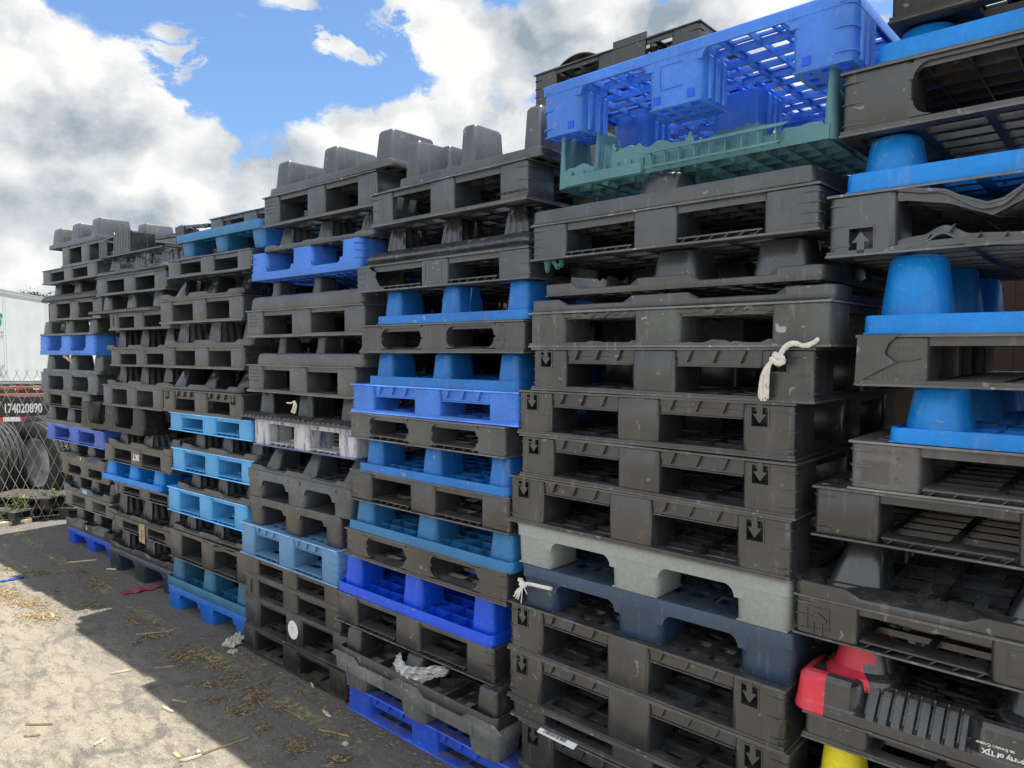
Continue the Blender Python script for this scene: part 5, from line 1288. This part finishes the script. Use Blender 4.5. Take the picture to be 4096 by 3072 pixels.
def tyre(side, t, label, rimmat, ax, rad=.46):
    root = empty('truck_tyre', W(side, t, rad)); tag(root, label, 'tyre', 'truck tyres behind the fence')
    A = Vector((cos(ax), sin(ax), 0)); S = Vector((-sin(ax), cos(ax), 0)); Zv = Vector((0,0,1)); n = 48
    def ring(r, u): return [A*u + (S*cos(2*pi*k/n)+Zv*sin(2*pi*k/n))*r for k in range(n)]
    prof = [(.27,.09),(.30,.125),(.38,.145),(.43,.13)]
    tread = []
    for k in range(5):
        u = .115-k*.05
        tread += [(rad,u),(rad,u-.034),(rad-.014,u-.036),(rad-.014,u-.048)] if k < 4 else [(rad,u),(rad,u-.02)]
    prof += tread + [(.43,-.13),(.38,-.145),(.30,-.125),(.27,-.09)]
    mb = MB(); mb.loft([ring(r, u) for r, u in prof]+[ring(.27,.09)], False, False); mb.build('tread', 'rubber', root)
    mb = MB(); mb.loft([ring(r, u) for r, u in ((.268,.095),(.285,.10),(.280,.085),(.25,.07),(.235,.0),(.22,-.03),(.14,-.035),(.12,.0),(.075,.005))], False, True); mb.build('rim', rimmat, root)
AX = radians(283.5)
tyre(-5.84, 7.95, 'truck tyre with rusty rim at the left edge behind the fence', 'rim_rust', AX)
tyre(-5.335, 8.05, 'truck tyre with pale grey rim behind the fence', 'rim_white', AX+.05)
tyre(-5.80, 8.75, 'truck tyre seen mostly as tread between two others', 'rim_rust', AX+.1)
tyre(-5.25, 8.85, 'truck tyre half hidden behind the pale rimmed one', 'rim_rust', AX-.1)

# low black grates lying behind the fence
for k, (side, t, z, hh, yw, lab) in enumerate(((-5.60,7.18,.0,.13,.55,'low black pallet lying behind the fence at far left'),(-5.42,7.22,.131,.10,.75,'black lattice pallet lying on another behind the fence'),(-4.95,7.16,.0,.12,.95,'black pallet behind the fence next to the vine'),(-4.85,7.28,.121,.11,.80,'black lattice pallet uppermost behind the vine'))):
    q = W(side, t); pallet('rack', 'kk', q.x, q.y, z, .75, hh, HEAD+yw-.9, lab, dict(far=1, d=.40), 700+k)

# chassis with number, chassis behind it, box trailer
def obj_dir(P, Q): d = (Q-P); return d.length, math.atan2(d.y, d.x)
A_, B_ = W(-7.6, 9.3), W(-5.75, 9.6); L_, an = obj_dir(A_, B_)
ch = empty('trailer_chassis', A_, an); tag(ch, 'black trailer chassis with white number and orange edges behind tyres', 'trailer')
mb = MB(); mb.box(0, L_, 0, .35, .76, 1.10); mb.box(.2, .5, .05, .3, .0, .76); mb.box(L_-.5, L_-.2, .05, .3, .0, .76); mb.build('beam', 'chassis_black', ch)
for z, y in ((1.115, .02), (1.20, .30)):
    mb = MB(); mb.box(-.1, L_+.1, y, y+.05, z, z+.03); mb.build('edge_rail', 'rust_orange', ch)
mb = MB(); mb.box(L_*.4, L_*.45, .05, .3, 1.1005, 1.199); mb.build('bracket', 'chassis_black', ch)
text_mesh('174020890', .17, .002, 'lettering', 'white_tape', ch, (L_-.80, -.004, .945), (pi/2,0,0), .62, .004)
mb = MB()
for k in range(6): mb.box(.62+k*.21, .62+k*.21+.21, -.004, -.001, .775, .835, k % 2)
mb.build('reflective_tape', ['red_tape', 'white_tape'], ch)
A_, B_ = W(-10.0, 12.2), W(-7.5, 12.6); L_, an = obj_dir(A_, B_)
c2 = empty('flatbed_trailer', A_, an); tag(c2, 'black flatbed trailer end with red and white tape under the white box trailer', 'trailer')
mb = MB(); mb.box(0, L_, 0, 1.5, .95, 1.13); mb.box(.3, .9, .1, 1.2, 0, .95); mb.box(L_-.9, L_-.3, .1, 1.2, 0, .95); mb.build('bed', 'chassis_black', c2)
mb = MB(); mb.box(0, L_, -.012, -.001, 1.135, 1.165); mb.build('edge_rail', 'trailer_grey', c2)
mb = MB()
for x in (L_-.92, L_-.60, L_-1.3): mb.box(x, x+.11, -.006, -.001, 1.03, 1.10, 1); mb.box(x+.1101, x+.22, -.006, -.001, 1.03, 1.10, 0)
mb.build('reflective_tape', ['red_tape', 'white_tape'], c2)
P0, P1 = W(-.721*17.0, 17.0), W(-.650*20.2, 20.2); dv = (P1-P0).normalized(); P0 = P0-dv*7; L_, an = obj_dir(P0, P1)
tr = empty('box_trailer', P0, an); tag(tr, 'long white box trailer with green lettering parked beyond the fence', 'trailer')
mb = MB(); mb.box(0, L_, 0, 2.5, .92, 3.06); mb.build('body', 'trailer_white', tr)
mb = MB()
for k in range(4): mb.box(0, L_, -.012-.004*(k%2), 2.5, 3.0605+k*.034, 3.092+k*.034)
mb.build('top_rail', 'trailer_grey', tr)
mb = MB(); mb.box(0, L_, -.02, .1, .80, .9195); mb.build('bottom_rail', 'trailer_white', tr)
mb = MB()
for x in (L_-3.05, L_-2.92, L_-.25, L_-.12, L_-5.6, L_-5.5):
    for k in range(34): mb.obox((x, -.003, 1.0+k*.06), (.012, .004, .012))
mb.build('rivets', 'trailer_grey', tr, recalc=False)
mb = MB()
for k in range(14): mb.box(.3+k*.62, .3+k*.62+.45, -.026, -.021, .835, .875, k % 2)
mb.build('reflective_tape', ['red_tape', 'white_tape'], tr)
text_mesh('S', .42, .004, 'lettering', 'green_paint', tr, (L_-3.35, -.006, 2.42), (pi/2,0,0), 1.5, .02, .3)
text_mesh('K', .34, .004, 'lettering', 'grey_paint', tr, (L_-3.35, -.006, 1.22), (pi/2,0,0), 1.4, .02, .3)
mb = MB()
for z in (2.12, 2.02):
    for k in range(5): mb.box(L_-3.75+k*.14, L_-3.65+k*.14, -.006, -.001, z, z+.06)
mb.build('small_lettering', 'grey_paint', tr)
for x in (1.2, 2.6, L_-2.6, L_-1.2):
    mb = MB(); mb.tube([(x, .1, .5), (x, .4, .5)], .5, 24); mb.build('wheel', 'rubber', tr)

# plants
def leafy(mb, pts, size, n, rn, spread):
    for k in range(n):
        p = Vector(rn.choice(pts))+Vector((rn.gauss(0,spread), rn.gauss(0,spread), rn.gauss(0,spread)))
        a = Vector((rn.uniform(-1,1), rn.uniform(-1,1), rn.uniform(-.4,.9))).normalized(); b = a.cross(Vector((rn.uniform(-1,1), rn.uniform(-1,1), rn.uniform(-1,1)))).normalized()
        l = size*rn.uniform(.6,1.3); w_ = l*.42; c_ = a.cross(b)*l*.08
        mb.face((p, p+a*l*.5+b*w_*.5-c_, p+a*l, p+a*l*.5-b*w_*.5-c_))
def plant(name, lab, cat, base, paths, nl, size, mats, spread, seed):
    rn = random.Random(seed); root = empty(name, base); tag(root, lab, cat); mb = MB(); pts = []
    for P in paths:
        V = [Vector(p) for p in P]; Q = []
        for i in range(len(V)-1):
            for k in range(8): Q.append(V[i].lerp(V[i+1], k/8)+Vector((rn.gauss(0,.006), rn.gauss(0,.006), 0)))
        Q.append(V[-1]); mb.tube(Q, [max(.0025, .007*(1-.7*i/len(Q))) for i in range(len(Q))], 5); pts += Q[3:]
    mb.build('stem', 'bark', root)
    for m_, f in mats:
        mb = MB(); leafy(mb, pts, size, int(nl*f), rn, spread); mb.build('foliage', m_, root, smooth=0, recalc=False)
base = FB+FD*.62-FN*.03
plant('climbing_vine', 'thin climbing vine with rusty and green leaves on the fence', 'vine', base, [[(0,0,0),(.01,.02,.35),(.0,.05,.8),(.02,.03,1.22)],[(0,.03,.55),(.03,.10,.72),(.05,.18,.82)],[(0,.03,.4),(0,-.05,.62),(0,-.08,.80)]], 190, .045, (('leaf_rust', .6), ('leaf_green', .45)), .028, 3)
base = FB+FD*.02-FN*.06
plant('green_weed', 'green leafy weed growing at the foot of the fence', 'weed', base, [[(0,0,0),(0,.08,.10),(.02,.26,.20),(.02,.45,.28)],[(0,0,0),(.03,-.08,.15),(.03,-.15,.24)],[(0,.05,0),(0,.12,.14),(0,.16,.22)]], 120, .055, (('leaf_green', 1.0),), .028, 8)
# tree behind the trailer
tp = W(-.660*31, 31, -.25); tree = empty('tree', tp); tag(tree, 'green tree top showing over the end of the white trailer', 'tree')
mb = MB(); mb.tube([(0,0,0),(.05,0,1.5),(0,.1,2.8),(.1,0,3.6)], [.16,.13,.10,.05], 8)
for a in range(5): mb.tube([(0,.05,2.3),(.5*cos(a*1.26),.5*sin(a*1.26),3.1),(.9*cos(a*1.26),.9*sin(a*1.26),3.7)], [.05,.035,.015], 6)
mb.build('trunk', 'bark', tree)
mb = MB(); rn = random.Random(21); pts = []
for c_, r_ in (((0,0,3.5),.85),((.75,.3,3.6),.55),((-.7,-.3,3.3),.6),((.2,-.6,3.9),.5),((1.1,.2,3.2),.5)):
    for k in range(26):
        v = Vector((rn.gauss(0,1), rn.gauss(0,1), rn.gauss(0,1))).normalized()*r_*rn.uniform(.5,1); pts.append(Vector(c_)+v)
leafy(mb, pts, .15, 3200, rn, .09); mb.build('crown', 'tree_leaf', tree, smooth=0, recalc=False)

# ------------------------------------------------------------------ sky and light
w_ = bpy.data.worlds.new('World'); scene.world = w_; w_.use_nodes = True; nt = w_.node_tree; ns, lk = nt.nodes, nt.links; ns.clear()
SUN = Vector((.25,.63,2.70)).normalized()
sky = ns.new('ShaderNodeTexSky'); sky.sky_type = 'NISHITA'; sky.sun_disc = False
sky.sun_elevation = math.asin(SUN.z); sky.sun_rotation = math.atan2(SUN.x, SUN.y)
tc = ns.new('ShaderNodeTexCoord'); dirv = tc.outputs['Generated']
sx = ns.new('ShaderNodeSeparateXYZ'); lk.new(dirv, sx.inputs[0])
M = lambda op, a, b=None, c=None, cl=False: math_(ns, lk, op, a, b, c, cl)
# azimuth and elevation in degrees; the azimuth is counted from the heading of the row's far end
HD = radians(132)
az0 = M('SUBTRACT', M('MULTIPLY', sx.outputs['X'], cos(HD+pi/2)*-1), M('MULTIPLY', sx.outputs['Y'], sin(HD+pi/2)))
fw0 = M('ADD', M('MULTIPLY', sx.outputs['X'], cos(HD)), M('MULTIPLY', sx.outputs['Y'], sin(HD)))
az = M('MULTIPLY', M('ARCTAN2', az0, fw0), 180/pi)
el = M('MULTIPLY', M('ARCSINE', sx.outputs['Z']), 180/pi)
def nz(scale, detail, rough, off=(0,0,0), dist=0.0, sc=(1,1,1.5)):
    mp = ns.new('ShaderNodeMapping'); mp.inputs['Location'].default_value = off; mp.inputs['Scale'].default_value = sc; lk.new(dirv, mp.inputs['Vector'])
    return noise(ns, lk, mp.outputs['Vector'], scale, detail, rough, dist)
# soft blobs: (azimuth, elevation, half widths, weight)
def blobs(L):
    tot = None
    for a, e, ra, re, wt in L:
        da = M('MULTIPLY', M('SUBTRACT', az, a), 1/ra); de = M('MULTIPLY', M('SUBTRACT', el, e), 1/re)
        r2 = M('ADD', M('MULTIPLY', da, da), M('MULTIPLY', de, de))
        g = M('MULTIPLY', M('EXPONENT', M('MULTIPLY', r2, -1.0)), wt)
        tot = g if tot is None else M('ADD', tot, g)
    return tot
COVER = [(-18.55, 21.29, 8.21, 3.86, -0.85), (-14.9, 19.23, 4.53, 2.29, -0.75), (-24.2, 22.52, 4.71, 2.19, -0.65), (-17.18, 24.05, 7.58, 1.95, -0.5), (-10.0, 20.81, 2.86, 3.6, -0.7), (-32.43, 19.13, 5.22, 2.92, 0.75), (-27.35, 14.52, 8.04, 3.26, 0.5), (-10.38, 17.96, 3.95, 1.27, 0.5), (-3.89, 16.22, 8.08, 4.53, 0.5), (1.61, 23.85, 7.23, 2.05, 0.6), (14.09, 23.21, 8.22, 3.41, 0.4), (-32.95, 9.95, 5.51, 1.78, 0.35)]
DARK = [(-30.83, 9.88, 10.14, 1.82, 0.5), (-34.09, 5.96, 3.99, 1.8, 0.15), (-0.95, 23.85, 6.91, 2.05, 0.2), (7.06, 21.58, 7.74, 2.12, 0.14), (-27.38, 13.31, 4.52, 1.37, 0.26), (-33.39, 12.83, 2.37, 0.86, 0.22), (-19.37, 12.15, 4.37, 1.63, 0.26), (-33.69, 19.67, 1.54, 0.79, 0.08), (-3.91, 12.14, 7.37, 2.07, 0.1)]
BRIGHT = [(-30.56, 20.04, 3.94, 1.62, 0.3), (-24.32, 17.61, 5.38, 1.48, 0.3), (-14.94, 16.06, 4.19, 1.44, 0.28), (-3.89, 17.87, 5.13, 1.93, 0.25), (-16.37, 11.68, 3.8, 2.0, 0.18), (-34.14, 4.14, 2.08, 1.52, 0.2)]
def vor(scale, off, det=1.5):
    mp = ns.new('ShaderNodeMapping'); mp.inputs['Location'].default_value = off; mp.inputs['Scale'].default_value = (1,1,1.35)
    ad = ns.new('ShaderNodeVectorMath'); ad.operation = 'ADD'; lk.new(dirv, ad.inputs[0]); lk.new(WARP, ad.inputs[1]); lk.new(ad.outputs[0], mp.inputs['Vector'])
    v = ns.new('ShaderNodeTexVoronoi'); v.feature = 'F1'; v.inputs['Scale'].default_value = scale; v.inputs['Detail'].default_value = det; v.inputs['Roughness'].default_value = .55
    lk.new(mp.outputs['Vector'], v.inputs['Vector']); return v.outputs['Distance']
wn = ns.new('ShaderNodeTexNoise'); wn.inputs['Scale'].default_value = 9; wn.inputs['Detail'].default_value = 6; wn.inputs['Roughness'].default_value = .62; lk.new(dirv, wn.inputs['Vector'])
ws = ns.new('ShaderNodeVectorMath'); ws.operation = 'MULTIPLY_ADD'; lk.new(wn.outputs['Color'], ws.inputs[0]); ws.inputs[1].default_value = (.09,.09,.09); ws.inputs[2].default_value = (-.045,-.045,-.045); WARP = ws.outputs[0]
def dens(off):
    o2 = Vector(off)
    v1 = vor(7.5, o2+Vector((1.3,5.2,.4)), 1.6)
    return M('MULTIPLY', M('SUBTRACT', .42, v1), 1.0)
n1 = nz(3.2, 3, .5, (3.1,.7,2.2)); n2 = nz(12, 8, .68, (1.3,5.2,.4), .3)
n3 = nz(5.5, 9, .70, (4.3,1.2,8.4), .6)
big = M('ADD', M('ADD', M('MULTIPLY', M('SUBTRACT', n1, .5), .5), M('MULTIPLY', M('SUBTRACT', n2, .5), 1.0)), M('MULTIPLY', M('SUBTRACT', n3, .5), 1.5))
SMALL = [(-24.25, 20.54, 2.48, 1.7, 1.25), (-25.13, 21.54, 1.21, 1.11, 0.6), (-21.41, 23.0, 1.92, 1.12, 0.75), (-14.85, 22.41, 1.55, 0.88, 0.8), (-13.14, 21.96, 1.74, 0.89, 0.85), (-11.05, 21.3, 1.59, 0.73, 0.8), (-16.51, 24.46, 3.06, 0.84, 0.75), (-9.26, 23.58, 2.15, 1.75, 0.5), (-19.18, 22.67, 1.98, 1.14, 0.3)]
n4 = nz(15, 7, .66, (2.2,6.1,3.3), .5, (1,1,1.8))
small = M('MULTIPLY', blobs(SMALL), ramp(ns, lk, n4, .36, .60, .15, 1.5))
base_c = M('ADD', M('ADD', blobs(COVER), small), M('ADD', 0.64, ramp(ns, lk, fw0, .1, -.5, 0, .35)))  # last term: extra cloud cover added behind the camera
d0 = dens((0,0,0)); d1 = dens((.02,.04,.11))
D = M('ADD', M('ADD', base_c, big), d0)
wid = M('ADD', ramp(ns, lk, n4, .36, .62, .12, .50), M('MULTIPLY', blobs(SMALL), .45))
alpha = ramp(ns, lk, M('DIVIDE', M('ADD', D, M('MULTIPLY', wid, .25)), wid), 0, 1)
lit = M('SUBTRACT', d0, d1)
puff = nz(24, 5, .62, (7,3,1), .3)
sh_ = M('ADD', M('ADD', .43, M('MULTIPLY', lit, 1.15)), M('ADD', M('MULTIPLY', M('SUBTRACT', puff, .5), .45), M('MULTIPLY', M('SUBTRACT', n1, .5), .35)))
edge = ramp(ns, lk, D, .04, .60, .36, 0)
sh_ = M('ADD', M('ADD', M('SUBTRACT', sh_, blobs(DARK)), blobs(BRIGHT)), edge)
cl_dark = (.35,.42,.50); cl_lit = (1.02,1.02,1.01)
ccol = mix(ns, lk, ramp(ns, lk, sh_, -.15, .95, 0, 1, False), cl_dark, cl_lit)
cs = ns.new('ShaderNodeVectorMath'); cs.operation = 'SCALE'; lk.new(ccol, cs.inputs[0]); lk.new(M('MULTIPLY', ramp(ns, lk, fw0, .15, -.5, 1.0, 1.55), 4.6), cs.inputs['Scale'])  # unseen clouds behind the camera made brighter, added fill for the shaded fronts
skc = mix(ns, lk, 1.0, sky.outputs[0], (0.62, 0.78, 0.92), 'MULTIPLY')
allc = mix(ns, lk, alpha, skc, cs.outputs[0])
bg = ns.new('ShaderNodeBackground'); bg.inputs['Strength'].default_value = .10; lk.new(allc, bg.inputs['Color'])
ow = ns.new('ShaderNodeOutputWorld'); lk.new(bg.outputs[0], ow.inputs[0])
w_.cycles.sampling_method = 'MANUAL'; w_.cycles.sample_map_resolution = 512
sd = bpy.data.lights.new('sun', 'SUN'); sd.energy = 3.9; sd.angle = radians(.6); sd.color = (1,.955,.88)
so = bpy.data.objects.new('sun', sd); COL.objects.link(so); so.rotation_euler = (-SUN).to_track_quat('-Z', 'Y').to_euler(); so.location = (0,0,20)

# ------------------------------------------------------------------ camera
cam = bpy.data.cameras.new('camera'); co = bpy.data.objects.new('camera', cam); COL.objects.link(co); scene.camera = co
cam.sensor_width = 36; cam.lens = 36*2841/4096; cam.clip_start = .05; cam.clip_end = 1000
Fv = Vector((-.66834,.74227,-.04852)); Rv = Vector((.74314,.66913,0)); Uv = Rv.cross(Fv)
co.matrix_world = Matrix(((Rv.x,Uv.x,-Fv.x,0),(Rv.y,Uv.y,-Fv.y,0),(Rv.z,Uv.z,-Fv.z,1.735),(0,0,0,1)))
scene.view_settings.view_transform = 'Standard'; scene.view_settings.look = 'None'; scene.view_settings.exposure = 1.08; scene.view_settings.gamma = 1
scene.render.engine = 'CYCLES'; scene.cycles.max_bounces = 5; scene.cycles.diffuse_bounces = 3; scene.cycles.glossy_bounces = 2; scene.cycles.transparent_max_bounces = 12; scene.cycles.use_denoising = True; scene.cycles.adaptive_threshold = .02
scene.render.resolution_x = 1024; scene.render.resolution_y = 768
